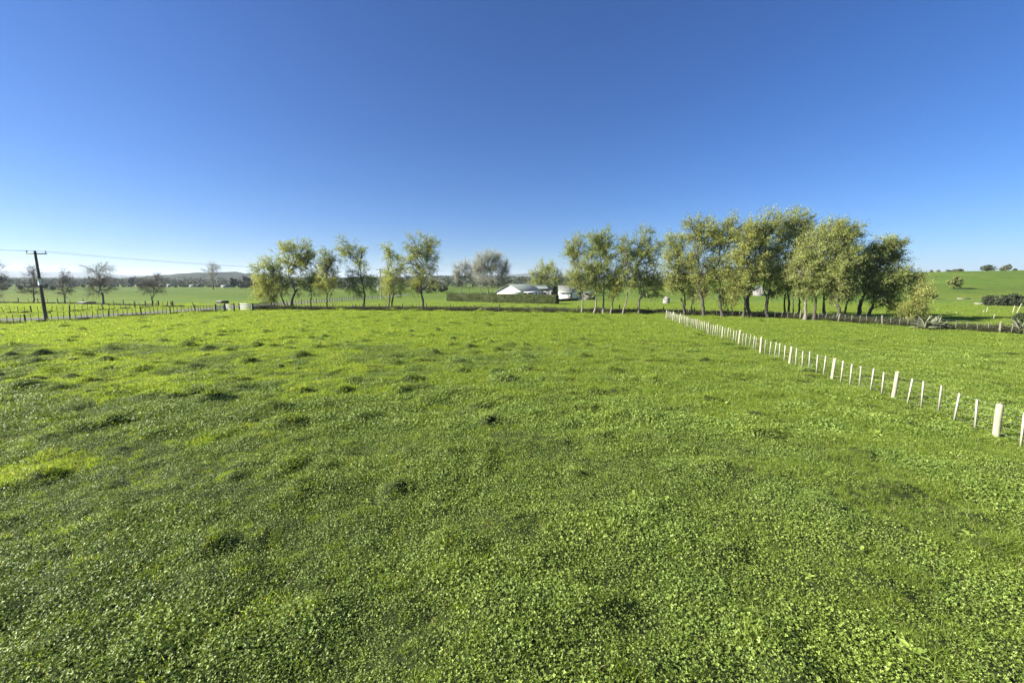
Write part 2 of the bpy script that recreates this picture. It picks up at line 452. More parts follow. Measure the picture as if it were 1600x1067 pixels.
# ------------------------------------------------------------------ pasture: clover and grass scattered as real leaves
def scatter(name, protos, pos, rot, scl, idx, label, cat):
    coll = bpy.data.collections.new(name + '_kit')
    for k, me in enumerate(protos):
        o = bpy.data.objects.new('%s_tuft_%02d' % (name, k), me); coll.objects.link(o)
    me = bpy.data.meshes.new(name)
    me.vertices.add(len(pos)); me.vertices.foreach_set('co', np.asarray(pos, np.float32).ravel())
    a = me.attributes.new('rot', 'FLOAT_VECTOR', 'POINT'); a.data.foreach_set('vector', np.asarray(rot, np.float32).ravel())
    a = me.attributes.new('scl', 'FLOAT', 'POINT'); a.data.foreach_set('value', np.asarray(scl, np.float32))
    a = me.attributes.new('idx', 'INT', 'POINT'); a.data.foreach_set('value', np.asarray(idx, np.int32))
    o = link(bpy.data.objects.new(name, me))
    ng = bpy.data.node_groups.new(name + '_scatter', 'GeometryNodeTree')
    ng.interface.new_socket('Geometry', in_out='INPUT', socket_type='NodeSocketGeometry')
    ng.interface.new_socket('Geometry', in_out='OUTPUT', socket_type='NodeSocketGeometry')
    N, L = ng.nodes, ng.links
    gi, go = N.new('NodeGroupInput'), N.new('NodeGroupOutput')
    ci = N.new('GeometryNodeCollectionInfo'); ci.inputs['Collection'].default_value = coll
    ci.inputs['Separate Children'].default_value = True; ci.inputs['Reset Children'].default_value = True
    ip = N.new('GeometryNodeInstanceOnPoints'); ip.inputs['Pick Instance'].default_value = True
    for nm, ty, sock in (('rot', 'FLOAT_VECTOR', 'Rotation'), ('scl', 'FLOAT', 'Scale'), ('idx', 'INT', 'Instance Index')):
        na = N.new('GeometryNodeInputNamedAttribute'); na.data_type = ty; na.inputs['Name'].default_value = nm
        L.new(na.outputs['Attribute'], ip.inputs[sock])
    L.new(gi.outputs[0], ip.inputs['Points']); L.new(ci.outputs[0], ip.inputs['Instance']); L.new(ip.outputs[0], go.inputs[0])
    md = o.modifiers.new('scatter', 'NODES'); md.node_group = ng
    return tag(o, label, cat, kind='stuff')

def unit(v):
    return v / (np.linalg.norm(v, axis=-1, keepdims=True) + 1e-9)

def clover_patch(seed, rad, n, leaf, hmax):
    """n three-leaved clovers in a disc; each leaflet is a small folded rhomb"""
    rg = np.random.default_rng(seed)
    r = rad * np.sqrt(rg.random(n)); a = rg.random(n) * 2 * np.pi
    base = np.stack([r * np.cos(a), r * np.sin(a), hmax * (0.25 + 0.75 * rg.random(n)) * (1 - 0.5 * (r / rad) ** 2)], 1)
    nrm = unit(np.stack([rg.normal(0, 0.7, n), rg.normal(0, 0.7, n), np.ones(n)], 1))
    t1 = unit(np.cross(nrm, np.stack([np.cos(a * 7), np.sin(a * 7), np.zeros(n)], 1))); t2 = np.cross(nrm, t1)
    mb = MB(); ti = np.clip(rg.normal(0.45, 0.3, n), 0, 0.9)
    ls = leaf * (0.6 + 0.7 * rg.random(n))
    for q in range(3):
        an = q * 2.094 + rg.random(n) * 0.5
        ax = t1 * np.cos(an)[:, None] + t2 * np.sin(an)[:, None]; sd = np.cross(nrm, ax)
        c0 = base
        tip = base + ax * ls[:, None] + nrm * (ls * rg.uniform(-0.15, 0.35, n))[:, None]
        mid = base + ax * (ls * 0.6)[:, None] + nrm * (ls * 0.02)[:, None]
        up = nrm * (ls * 0.22)[:, None]
        V = np.stack([c0, mid + sd * (ls * 0.46)[:, None] + up, tip, mid - sd * (ls * 0.46)[:, None] + up], 1)
        k = np.arange(n) * 4
        F = np.concatenate([np.stack([k, k + 1, k + 2], 1), np.stack([k, k + 2, k + 3], 1)])
        mb.add(V.reshape(-1, 3), F, 0, np.repeat(np.clip(ti + rg.normal(0, 0.06, n), 0, 1), 4))
    return mb.mesh('clover_tuft', M['clover'])

def grass_patch(seed, rad, n, ln, wd, material, lean=0.55, clumps=7, name='grass_tuft'):
    rg = np.random.default_rng(seed)
    cc = rg.normal(0, rad * 0.45, (clumps, 2)); k = rg.integers(0, clumps, n)
    xy = cc[k] + rg.normal(0, rad * 0.30, (n, 2))
    base = np.concatenate([xy, np.full((n, 1), -0.01)], 1)
    d = np.stack([rg.normal(0, lean, n), rg.normal(0, lean, n), np.ones(n)], 1)
    d[:, :2] += (xy - cc[k]) / rad * 1.1
    d = unit(d)
    L_ = ln * (0.45 + 0.8 * rg.random(n)); W = wd * (0.6 + 0.7 * rg.random(n))
    sd = unit(np.cross(d, rg.normal(0, 1, (n, 3))))
    mid = base + d * (L_ * 0.55)[:, None]
    d2 = d.copy(); d2[:, 2] -= rg.uniform(0.2, 1.2, n); d2 = unit(d2)
    tip = mid + d2 * (L_ * 0.5)[:, None]
    s = sd * (W / 2)[:, None]
    V = np.stack([base - s, base + s, mid + s * 0.85, mid - s * 0.85, tip], 1)
    q = np.arange(n) * 5
    ti = np.clip(rg.normal(0.5, 0.22, n), 0, 0.9); ti[rg.random(n) < 0.035] = 1.0
    mb = MB().add(V.reshape(-1, 3), np.stack([q, q + 1, q + 2, q + 3], 1), 0, np.repeat(ti, 5))
    mb.f.append(np.stack([q + 3, q + 2, q + 4], 1).ravel()); mb.fs.append(np.full(n, 3)); mb.m.append(np.zeros(n, int))
    return mb.mesh(name, material)

def weed_rosette(seed):
    """broad-leaved plantain or dock lying flat in the sward"""
    rg = np.random.default_rng(seed); mb = MB()
    for k in range(13):
        az = k * 2.4 + rg.uniform(-.3, .3); el = rg.uniform(0.15, 0.9); ln = rg.uniform(0.08, 0.16); w = ln * rg.uniform(0.16, 0.24)
        t = np.array([0, 0.35, 0.7, 1.0]); r_ = ln * t * math.cos(el); z = ln * t * math.sin(el) - 0.5 * ln * t ** 2 * 0.6 + 0.02
        ws = w * np.array([0.25, 1.0, 0.9, 0.1])
        V = np.concatenate([np.stack([r_ * math.cos(az) - ws * math.sin(az), r_ * math.sin(az) + ws * math.cos(az), z + 0.3 * ws], 1), np.stack([r_ * math.cos(az), r_ * math.sin(az), z], 1), np.stack([r_ * math.cos(az) + ws * math.sin(az), r_ * math.sin(az) - ws * math.cos(az), z + 0.3 * ws], 1)])
        F = [[a * 4 + q, a * 4 + q + 1, a * 4 + q + 5, a * 4 + q + 4] for a in (0, 1) for q in range(3)]
        mb.add(V, F, 0, float(rg.uniform(0.3, 0.88)))
    return mb.mesh('weed_tuft', M['clover'])

def wedge(y0, y1, area_each, rg, side=1.32, margin=3.5):
    """random points in the part of the paddocks that lies before the camera"""
    A = (side * (y1 ** 2 - y0 ** 2) + 2 * margin * (y1 - y0))
    n = int(A / area_each)
    st = math.sqrt(area_each); xm = side * y1 + margin
    gx, gy = np.meshgrid(np.arange(-xm, xm, st), np.arange(y0, y1, st), indexing='ij')
    x = gx.ravel() + rg.uniform(0, st, gx.size); y = gy.ravel() + rg.uniform(0, st, gx.size)
    k = np.abs(x) < side * y + margin
    return x[k], y[k]
    # sample y with density ~ width
    yy = np.linspace(y0, y1, 2000); w = side * yy + margin; c = np.cumsum(w); c /= c[-1]
    y = np.interp(rg.random(n), c, yy); x = (rg.random(n) * 2 - 1) * (side * y + margin)
    return x, y

def slope_rot(x, y, rg, amount=0.7):
    e = 0.12
    zx = (gz(x + e, y) - gz(x - e, y)) / (2 * e); zy = (gz(x, y + e) - gz(x, y - e)) / (2 * e)
    # euler XYZ: tilt about world axes after spinning about z -> use small angle tilt then spin in local z (XYZ order applies X, Y, Z): spin first by baking into z
    spin = rg.random(len(x)) * 2 * np.pi
    # normal tilt expressed in the spun frame
    tx = np.arctan(zy) * amount; ty = -np.arctan(zx) * amount
    cs, sn = np.cos(spin), np.sin(spin)
    return np.stack([tx * cs + ty * sn, -tx * sn + ty * cs, spin], 1)

FIELD_EDGE = [G(a, b) for a, b in ((-160, 511), (0, 507), (110, 501.5), (221, 494), (305, 489), (337, 487), (395, 484.5), (500, 485), (700, 486.5), (860, 489), (1035, 491), (1240, 498.5), (1400, 510.5), (1534, 519.5), (1660, 526))]
def inside_field(x, y):
    ang = np.array([p.x / p.y for p in FIELD_EDGE]); dist = np.array([p.y for p in FIELD_EDGE])
    return y < np.interp(x / np.maximum(y, 1), ang, dist)

def clover_mask(x, y):
    m = 0.62 * vnoise(x / 3.1, y / 2.6, 61) + 0.38 * vnoise(x / 1.1, y / 0.95, 62)
    bias = 0.20 * (1 - sstep(9, 24, y)) - 0.16 * sstep(1.5, 9, x) - 0.10 * sstep(20, 50, y)
    return sstep(0.44, 0.60, m + bias)

def pasture():
    rg = np.random.default_rng(5)
    clov = [clover_patch(100 + k, 0.20, 78, 0.0145, 0.10) for k in range(4)] + [clover_patch(110 + k, 0.42, 200, 0.0235, 0.10) for k in range(3)]
    gras = [grass_patch(200 + k, 0.16, 95, 0.12, 0.006, M['grass']) for k in range(4)] + [grass_patch(210 + k, 0.34, 170, 0.13, 0.012, M['grass']) for k in range(3)] + [grass_patch(220 + k, 0.75, 330, 0.12, 0.026, M['grass'], 0.7, 16) for k in range(3)] + [weed_rosette(230 + k) for k in range(2)]
    C, Gs = [], []
    for (y0, y1, area, kind) in ((2.6, 13, 0.030, 0), (13, 32, 0.105, 1), (32, 110, 0.42, 2)):
        x, y = wedge(y0, y1, area, rg)
        keep = inside_field(x, y)
        if kind == 2:
            keep &= rg.random(len(x)) < 1 - 0.9 * sstep(62, 104, y)
            keep |= (y > 40) & (rg.random(len(x)) < 0.45 * (1 - sstep(70, 108, y))) & (seg_dist(x, y, ROAD) > 4.5)
        x, y = x[keep], y[keep]
        cm = clover_mask(x, y)
        if kind < 2:
            isc = rg.random(len(x)) < np.clip(0.14 + 0.74 * cm, 0, 1)
        else:
            isc = np.zeros(len(x), bool)
        z = gz(x, y); rot = slope_rot(x, y, rg)
        for sel, store, cnt, start in ((isc, C, (4, 3, 0)[kind], (0, 4, 0)[kind]), (~isc, Gs, (4, 3, 3)[kind], (0, 4, 7)[kind])):
            if cnt == 0: continue
            n = int(sel.sum())
            sc = 0.75 + 0.55 * rg.random(n)
            lush = vnoise(x[sel] / 1.6, y[sel] / 1.3, 71)
            sc = sc * (0.68 + 0.7 * lush)
            ids = start + rg.integers(0, cnt, n)
            if store is Gs and kind < 2: ids = np.where(rg.random(n) < 0.012, 10 + rg.integers(0, 2, n), ids)
            store.append((np.stack([x[sel], y[sel], z[sel]], 1), rot[sel], sc, ids))
    def cat_(S): return [np.concatenate([s[k] for s in S]) for k in range(4)]
    scatter('clover', clov, *cat_(C), 'dark glossy clover leaves matted through the near paddock', 'clover')
    scatter('grass', gras, *cat_(Gs), 'short bright green pasture grass covering the paddocks', 'grass')
pasture()

def rank_strip(px_pts, width, step, ln, seed):
    """longer uncut grass along a fence line, its dark colour holding tree shade"""
    rg = np.random.default_rng(seed)
    P = np.array([[G(a, b).x, G(a, b).y] for a, b in px_pts])
    d = np.concatenate([[0], np.cumsum(np.hypot(*np.diff(P, axis=0).T))])
    n = int(d[-1] * width / step)
    s = rg.random(n) * d[-1]; o = rg.normal(0, width * 0.4, n)
    x = np.interp(s, d, P[:, 0]); y = np.interp(s, d, P[:, 1]) + o + 0.5 * width
    return x, y
def rank_grass():
    rg = np.random.default_rng(77)
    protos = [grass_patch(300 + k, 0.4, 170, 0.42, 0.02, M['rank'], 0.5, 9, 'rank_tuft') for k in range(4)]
    xs, ys = [], []
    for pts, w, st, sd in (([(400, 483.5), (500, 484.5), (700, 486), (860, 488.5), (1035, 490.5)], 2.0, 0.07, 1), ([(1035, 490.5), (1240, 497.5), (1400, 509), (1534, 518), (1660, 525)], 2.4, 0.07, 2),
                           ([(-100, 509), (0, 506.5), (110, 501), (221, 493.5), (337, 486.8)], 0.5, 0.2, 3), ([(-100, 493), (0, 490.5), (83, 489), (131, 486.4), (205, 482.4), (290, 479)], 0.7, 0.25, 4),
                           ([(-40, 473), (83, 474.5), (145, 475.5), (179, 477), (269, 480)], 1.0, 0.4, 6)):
        x, y = rank_strip(pts, w, st, 0.4, sd); xs.append(x); ys.append(y)
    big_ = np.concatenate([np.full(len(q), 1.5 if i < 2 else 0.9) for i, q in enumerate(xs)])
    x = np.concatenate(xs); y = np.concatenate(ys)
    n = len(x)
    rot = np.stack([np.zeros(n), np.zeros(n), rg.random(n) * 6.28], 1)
    scatter('rank_grass', protos, np.stack([x, y, gz(x, y)], 1), rot, (0.5 + 0.7 * rg.random(n)) * big_, rg.integers(0, 4, n), 'long unmown olive grass along the fence lines, darkened with painted tree shade', 'grass')
rank_grass()

# ------------------------------------------------------------------ trees
def bez(p0, c, p1, K):
    t = np.linspace(0, 1, K)[None, :, None]
    return (1 - t) ** 2 * p0[:, None] + 2 * t * (1 - t) * c[:, None] + t ** 2 * p1[:, None]

def along(P, t):
    """point on each of N polylines (N,K,3) at parameter t (N,)"""
    K = P.shape[1]; f = np.clip(t, 0, 1) * (K - 1); i = np.minimum(f.astype(int), K - 2); r = (f - i)[:, None]
    n = np.arange(len(P))
    return P[n, i] * (1 - r) + P[n, i + 1] * r

def in_ball(rg, n, inner=0.0):
    v = unit(rg.normal(0, 1, (n, 3)))
    return v * ((inner ** 3 + (1 - inner ** 3) * rg.random(n)) ** (1 / 3))[:, None]

def tree(name, label, cat, group, base, lobes, r0, seed, fork=None, leaves=6000, leaf=(0.19, 0.07), subs=17, twigs=8, twig_len=1.25, droop=0.0, up=0.2,
         mats=('bark', 'dark_twig', 'willow'), depth_k=0.9, twig_r=0.012, extra_trunks=(), tint=0.5, lean_wind=0.0):
    """lobes: (px, py, rx, ry[, weight]) of the crown's masses as they appear at the tree's own distance; each gets a limb and its own depth"""
    r0 = r0 * 0.74
    rg = np.random.default_rng(seed)
    B = base if isinstance(base, Vector) else G(*base)
    B = Vector((B.x, B.y, gz1(B.x, B.y)))
    Y = B.y; k = Y * PX
    root = empty(name, B, 0, label, cat, group)
    O = np.array(B)
    cen, rad, wt = [], [], []
    for lb in lobes:
        c = at(lb[0], lb[1], Y) - O
        d = depth_k * 0.5 * (lb[2] + lb[3]) * k
        c[1] += rg.uniform(-0.5, 0.5) * d
        q = 1.3 if mats[2] == 'willow' and r0 > 0.1 else 1.08
        cen.append(c); rad.append((lb[2] * k * q, d * q, lb[3] * k * q)); wt.append(lb[4] if len(lb) > 4 else 1.0)
    cen, rad, wt = np.array(cen), np.array(rad), np.array(wt)
    vol = wt * (rad[:, 0] * rad[:, 2]) ** 0.9; share = vol / vol.sum()
    if fork is None:
        low = (cen[:, 2] - rad[:, 2]).min(); F = np.array([np.average(cen[:, 0], weights=share) * 0.35, 0, max(low * 0.9 + 0.3, 0.8)])
    else:
        F = at(fork[0], fork[1], Y) - O
    top = cen[np.argmax(cen[:, 2])]
    tr = MB(); cr = MB()
    def trunk(b, f, r):
        K = 9
        c = (b + f) / 2 + np.array([rg.normal(0, 0.12), rg.normal(0, 0.12), 0]) * np.linalg.norm(f - b)
        P = bez(b[None], c[None], f[None], K)
        P[0, 1:-1, :2] += rg.normal(0, 0.04, (K - 2, 2))
        P[0, 0, 2] -= 0.25
        rr = r * np.linspace(1, 0.62, K); rr[0] *= 1.5; rr[1] *= 1.15
        rr *= 1 + rg.normal(0, 0.05, K)
        tr.tubes(P, rr[None], 8, 0)
        return P
    stems = [trunk(np.zeros(3), F, r0)]
    for (bx, by, fx, fy, rk) in extra_trunks:
        b = np.array(G(bx, by)); b[1] = Y + rg.uniform(-0.4, 0.4); b[2] = O[2]
        stems.append(trunk(b - O, at(fx, fy, Y) - O, r0 * rk))
    limbs = []
    for i in range(len(cen)):
        S = min(stems, key=lambda P: np.linalg.norm(P[0, -1] - cen[i]))
        t0 = rg.uniform(0.72, 1.0) if len(cen) > 1 else 1.0
        s0 = along(S, np.array([t0]))
        e = cen[i] + np.array([0, 0, rad[i, 2] * 0.25])
        # a limb may grow out of an earlier limb when that is nearer
        for L_ in limbs:
            q = along(L_, np.array([0.4]))
            if q[0, 2] < e[2] - 0.5 and np.linalg.norm(q[0] - e) < 0.75 * np.linalg.norm(s0[0] - e): s0 = q
        ln = np.linalg.norm(e - s0[0])
        c = s0[0] + (e - s0[0]) * 0.5 + np.array([rg.normal(0, 0.10) * ln, rg.normal(0, 0.1) * ln, rg.uniform(0.0, 0.16) * ln])
        P = bez(s0, c[None], e[None], 8); P[0, 1:-1] += rg.normal(0, 0.02 * ln, (6, 3))
        rr = np.linspace(r0 * (0.30 + 0.25 * share[i] ** 0.5), 0.025, 8)
        tr.tubes(P, rr[None], 6, 0)
        limbs.append(P)
    for S in stems[1:]:
        tip = S[0, -1]; i = int(np.argmin(np.linalg.norm(cen - tip, axis=1)))
        e = cen[i] + rg.normal(0, 0.2, 3) * rad[i]
        P = bez(tip[None], ((tip + e) / 2 + np.array([0, 0, 0.2]))[None], e[None], 6)
        tr.tubes(P, np.linspace(r0 * 0.45, 0.02, 6)[None], 6, 0)
    # branches inside each mass
    S0, S1, own = [], [], []
    tot = subs * len(cen)
    for i in range(len(cen)):
        n = max(4, int(round(tot * share[i])))
        S0.append(along(np.repeat(limbs[i], n, 0), rg.uniform(0.35, 1.0, n)))
        S1.append(cen[i] + in_ball(rg, n, 0.45) * rad[i] * 0.92)
        own.append(np.full(n, i))
    S0, S1, own = np.concatenate(S0), np.concatenate(S1), np.concatenate(own)
    ln = np.linalg.norm(S1 - S0, axis=1, keepdims=True)
    c = (S0 + S1) / 2 + rg.normal(0, 0.12, S0.shape) * ln + np.array([0, 0, 1.0]) * ln * 0.12
    BR = bez(S0, c, S1, 6)
    tr.tubes(BR, np.broadcast_to(np.linspace(0.034, 0.012, 6) * (2.2 if not leaves else min(1.3, max(0.6, r0 / 0.22))), BR.shape[:2]), 4, 0)
    # twigs
    nt_ = len(BR) * twigs
    src = np.repeat(np.arange(len(BR)), twigs)
    tp = along(BR[src], rg.uniform(0.25, 1.0, nt_))
    bd = unit(S1 - S0)[src]; out = unit((tp - cen[own[src]]) / rad[own[src]])
    d = unit(bd * 0.5 + rg.normal(0, 0.55, (nt_, 3)) + out * 0.45 + np.array([lean_wind, 0, up]))
    L_ = twig_len * rg.uniform(0.4, 1.15, nt_)
    e = tp + d * L_[:, None] + np.array([0, 0, -droop]) * L_[:, None]
    TW = bez(tp, tp + d * (L_ * 0.6)[:, None], e, 3)
    cr.tubes(TW, np.broadcast_to(np.linspace(1, 0.4, 3) * twig_r, TW.shape[:2]), 3, 0)
    if leaves:
        leaves = int(leaves * (1.55 if mats[2] == 'willow' else 1.2)); li = rg.integers(0, nt_, leaves)
        pos = along(TW[li], rg.uniform(0.1, 1.05, leaves)) + rg.normal(0, 0.13, (leaves, 3))
        ax = unit(d[li] * 0.6 + rg.normal(0, 0.6, (leaves, 3)) + np.array([0, 0, -0.35 - droop]))
        sd = unit(np.cross(ax, rg.normal(0, 1, (leaves, 3))))
        s = 0.6 + 0.8 * rg.random(leaves)
        ti = np.clip(tint + rg.normal(0, 0.17, leaves) + rg.normal(0, 0.10, len(cen))[own[src[li]]] + rg.normal(0, 0.08, len(BR))[src[li]], 0, 1)
        cr.leaves(pos, ax, sd, leaf[0] * s, leaf[1] * s, 1, ti)
    tr.build('trunk', M[mats[0]], root, smooth=True)
    cr.build('crown', [M[mats[1]], M[mats[2]]], root)
    return root

GW = 'pale green willows standing along the back fence'
W = lambda label, base, lobes, r0, seed, **kw: tree('willow_tree', label, 'tree', kw.pop('group', GW), base, lobes, r0, seed, **kw)
W('low willow with drooping yellow-green boughs beside the white rail panels', (429, 481.5), [(411, 453, 20, 17), (428, 442, 18, 15), (404, 434, 13, 12), (440, 456, 10, 10), (422, 462, 14, 10)], 0.18, 1, fork=(427, 465), leaves=8000, droop=0.5, up=0.0, tint=0.62)
W('spreading willow leaning toward the road, one of the crossed pair', (447, 482), [(412, 418, 16, 14), (425, 410, 15, 10), (436, 428, 17, 15), (403, 422, 11, 10, .7), (442, 446, 12, 12), (420, 434, 14, 12)], 0.24, 2, fork=(438, 460), leaves=7500, tint=0.5)
W('big round-topped willow with a thick leaning trunk, tallest of the roadside clump', (455, 482), [(455, 396, 20, 16), (476, 392, 19, 16), (463, 418, 22, 17), (484, 414, 12, 18), (446, 388, 10, 8, .6)], 0.34, 3, fork=(464, 452), leaves=11000, tint=0.45)
W('small bushy yellow-green willow between two taller ones near the road', (487, 481.5), [(486, 448, 16, 14), (480, 432, 13, 12), (496, 436, 12, 13), (470, 446, 11, 12)], 0.22, 4, fork=(487, 466), leaves=5500, tint=0.6, droop=0.2)
W('slim grey-topped willow just past the roadside clump', (510, 483), [(505, 404, 12, 13), (520, 410, 11, 14), (510, 428, 16, 14), (522, 450, 8, 14), (502, 450, 8, 10)], 0.24, 5, fork=(512, 458), leaves=7500, tint=0.4)
W('willow with a sparse bare top leaning left over a drooping skirt', (567, 482), [(540, 380, 11, 11), (534, 392, 9, 9), (550, 398, 13, 13), (566, 404, 12, 16), (560, 428, 20, 15), (542, 440, 14, 12), (578, 446, 10, 16, 1.2), (553, 456, 12, 10)], 0.25, 6, fork=(568, 450), leaves=9500, droop=0.25, tint=0.5)
W('slender willow with double trunk and long hanging boughs', (605, 483.5), [(606, 386, 9, 9), (612, 402, 11, 12), (606, 430, 10, 16), (616, 438, 12, 22), (604, 455, 8, 14), (628, 425, 9, 18), (632, 452, 8, 14)], 0.22, 7, fork=(609, 460), leaves=9500, droop=0.4, tint=0.52, extra_trunks=((612, 483.5, 616, 458, 1.15),))
W('tall broad willow with clear forked trunk beside the hedge', (659, 484.5), [(648, 383, 17, 14), (660, 372, 11, 9), (674, 387, 12, 14), (655, 400, 22, 15), (676, 412, 10, 17), (640, 415, 14, 14), (664, 428, 20, 17), (646, 448, 12, 13), (680, 440, 8, 12, .7)], 0.32, 8, fork=(657, 456), leaves=11500, tint=0.42)

# long windbreak row
GR = 'willows of the long windbreak row'
RW = lambda label, base, lobes, r0, seed, **kw: W(label, base, lobes, r0, seed, group=GR, **kw)
PB = ('pale_bark', 'dark_twig', 'willow')
RW('first willow of the windbreak, beside the pale-roofed cottage, with sparse grey top', (908, 489.5), [(893, 377, 10, 13), (903, 392, 13, 15), (890, 402, 9, 12), (910, 425, 14, 20), (895, 436, 10, 14), (908, 448, 9, 10)], 0.2, 11, fork=(910, 455), leaves=7500, mats=PB, tint=0.5)
RW('second willow from the pale-roofed cottage, pale lower trunk and narrow crown', (927, 490.3), [(922, 410, 12, 18), (930, 430, 12, 18), (918, 440, 9, 14), (931, 452, 8, 9)], 0.2, 12, fork=(929, 456), leaves=6000, mats=PB, tint=0.52)
RW('third willow from the cottage, broad square grey-green head', (942, 490.5), [(930, 371, 14, 13), (948, 370, 15, 13), (936, 392, 18, 15), (950, 400, 12, 14), (943, 425, 11, 16)], 0.22, 13, fork=(944, 450), leaves=9000, mats=PB, tint=0.42)
RW('short bushy fourth willow from the cottage with leaning pale trunk', (954, 490.5), [(958, 432, 11, 14), (968, 430, 8, 12), (956, 452, 9, 12), (964, 446, 8, 10)], 0.18, 14, fork=(961, 462), leaves=5000, mats=PB, tint=0.62, droop=0.2)
RW('thin crooked fifth willow from the cottage, small grey crown', (972, 491.3), [(975, 380, 9, 11), (980, 398, 11, 14), (975, 418, 9, 14), (984, 438, 9, 14)], 0.17, 15, fork=(981, 458), leaves=5000, mats=PB, tint=0.42)
RW('sixth willow from the cottage, tall domed grey-green crown and dark skirt', (998, 491), [(1008, 368, 14, 12), (995, 386, 14, 14), (1018, 386, 16, 16), (1005, 408, 20, 16), (1027, 412, 11, 16), (990, 425, 12, 16), (1024, 438, 14, 18, 1.2), (1004, 440, 12, 14), (1012, 458, 10, 10), (1034, 452, 9, 13)], 0.3, 16, fork=(1003, 460), leaves=12500, mats=PB, tint=0.42)
RW('forked willow at the end of the pale batten fence', (1069, 493), [(1056, 370, 14, 12), (1068, 382, 16, 12), (1050, 392, 10, 12), (1062, 408, 20, 16), (1048, 424, 14, 14), (1072, 432, 16, 16), (1058, 446, 13, 12), (1084, 410, 9, 14), (1044, 450, 9, 14), (1042, 408, 8, 12)], 0.28, 17, fork=(1064, 466), leaves=11500, tint=0.5, extra_trunks=((1070, 493, 1070, 458, 0.7),))
RW('thin young willow with low forked trunk next to the batten fence end', (1082, 493.3), [(1084, 444, 9, 12), (1090, 456, 9, 9), (1078, 460, 8, 8)], 0.14, 18, fork=(1083, 472), leaves=3200, tint=0.6, droop=0.3)
RW('tall open willow with long bare limbs reaching above its neighbours', (1099, 495), [(1080, 350, 14, 9), (1098, 346, 15, 8), (1108, 362, 12, 12), (1092, 372, 15, 10), (1112, 384, 11, 12), (1096, 428, 16, 16), (1108, 450, 12, 12), (1084, 400, 12, 14), (1112, 412, 12, 13)], 0.34, 19, fork=(1094, 458), leaves=9500, tint=0.42)
RW('straight-trunked willow with rounded high crown, right of the tall open one', (1130, 495.5), [(1126, 358, 15, 13), (1146, 352, 14, 13), (1138, 376, 18, 13), (1120, 382, 10, 12), (1130, 412, 19, 13), (1118, 438, 12, 12), (1142, 432, 13, 14), (1130, 458, 12, 8)], 0.32, 20, fork=(1128, 452), leaves=11500, tint=0.5)
RW('slight low willow with thin pale trunk under the high crowns', (1141, 494), [(1142, 462, 9, 10), (1150, 452, 9, 9), (1136, 470, 6, 6)], 0.13, 21, fork=(1142, 474), leaves=3000, mats=PB, tint=0.65, droop=0.3)
RW('willow midway between the slight low willow and the thick dark-trunked one', (1160, 497), [(1160, 366, 14, 14), (1156, 390, 16, 12), (1166, 416, 16, 14), (1156, 444, 14, 13), (1150, 464, 10, 9), (1148, 404, 13, 14), (1170, 442, 12, 13)], 0.26, 22, fork=(1163, 460), leaves=8500, tint=0.55)
RW('thick dark-trunked willow in front of the pale farmhouse wall', (1176, 497), [(1182, 352, 14, 12), (1176, 374, 15, 13), (1188, 392, 14, 14), (1176, 424, 18, 14), (1172, 442, 12, 10)], 0.34, 23, fork=(1173, 455), leaves=8500, tint=0.48)
RW('willow with one long side branch kinked low toward the right', (1199, 497), [(1196, 346, 16, 13), (1212, 342, 16, 12), (1204, 366, 18, 13), (1196, 398, 16, 13), (1208, 424, 17, 14), (1220, 448, 10, 9), (1196, 440, 9, 9), (1186, 412, 12, 14), (1216, 398, 13, 13), (1206, 458, 10, 8)], 0.34, 24, fork=(1200, 460), leaves=11000, tint=0.5)
RW('double-stemmed willow with the highest crown of the row', (1230, 495.5), [(1232, 341, 18, 13), (1250, 344, 14, 11), (1238, 362, 18, 13), (1222, 372, 12, 12), (1256, 360, 8, 9), (1234, 396, 20, 14), (1226, 428, 14, 14), (1238, 452, 10, 10)], 0.24, 25, fork=(1231, 456), leaves=12000, tint=0.5, extra_trunks=((1227, 495.5, 1227, 460, 0.8),))
RW('thin straight pole-like willow set back behind the double-stemmed one', (1239, 490.5), [(1240, 430, 9, 10), (1244, 448, 8, 9)], 0.13, 26, fork=(1239, 456), leaves=2400, tint=0.45)
RW('upright dark willow with a high dark tuft, beside the paler grey trunk', (1247, 494.5), [(1262, 368, 9, 10, 1.4), (1252, 390, 14, 12), (1246, 420, 13, 13), (1252, 444, 11, 11)], 0.2, 27, fork=(1247, 458), leaves=6500, tint=0.3)
RW('willow with a paler grey trunk among the dark stems of the windbreak', (1257, 500), [(1272, 366, 12, 10), (1266, 388, 15, 13), (1256, 410, 16, 12), (1264, 432, 15, 12), (1254, 452, 10, 9), (1244, 426, 12, 14), (1270, 458, 11, 8), (1276, 408, 12, 12)], 0.28, 28, fork=(1256, 464), leaves=8000, tint=0.52, mats=PB)
RW('crooked willow whose trunk sweeps to the right at its foot', (1271, 500.5), [(1286, 376, 14, 12), (1276, 400, 15, 12), (1282, 424, 16, 12), (1270, 444, 12, 11)], 0.26, 29, fork=(1275, 468), leaves=7500, tint=0.5)
RW('leaning inner stem of the crossed willows in the windbreak', (1284, 499), [(1300, 356, 14, 10), (1292, 372, 12, 10), (1290, 438, 12, 12)], 0.18, 30, fork=(1288, 468), leaves=5000, tint=0.45)
RW('darker crossed willow with long diagonal limbs climbing to the right', (1291, 500.5), [(1308, 354, 16, 9), (1328, 360, 14, 8), (1342, 364, 7, 6), (1312, 374, 16, 11), (1322, 390, 12, 11), (1302, 402, 15, 12), (1298, 452, 10, 9)], 0.26, 31, fork=(1287, 470), leaves=9500, tint=0.42, lean_wind=0.25)
RW('stout willow with knobbly trunk and spreading low boughs', (1307, 501.5), [(1316, 410, 18, 12), (1334, 398, 13, 11), (1306, 428, 17, 13), (1324, 436, 15, 12), (1308, 452, 11, 8), (1300, 466, 10, 7), (1330, 460, 10, 8)], 0.3, 32, fork=(1306, 468), leaves=9000, tint=0.52)
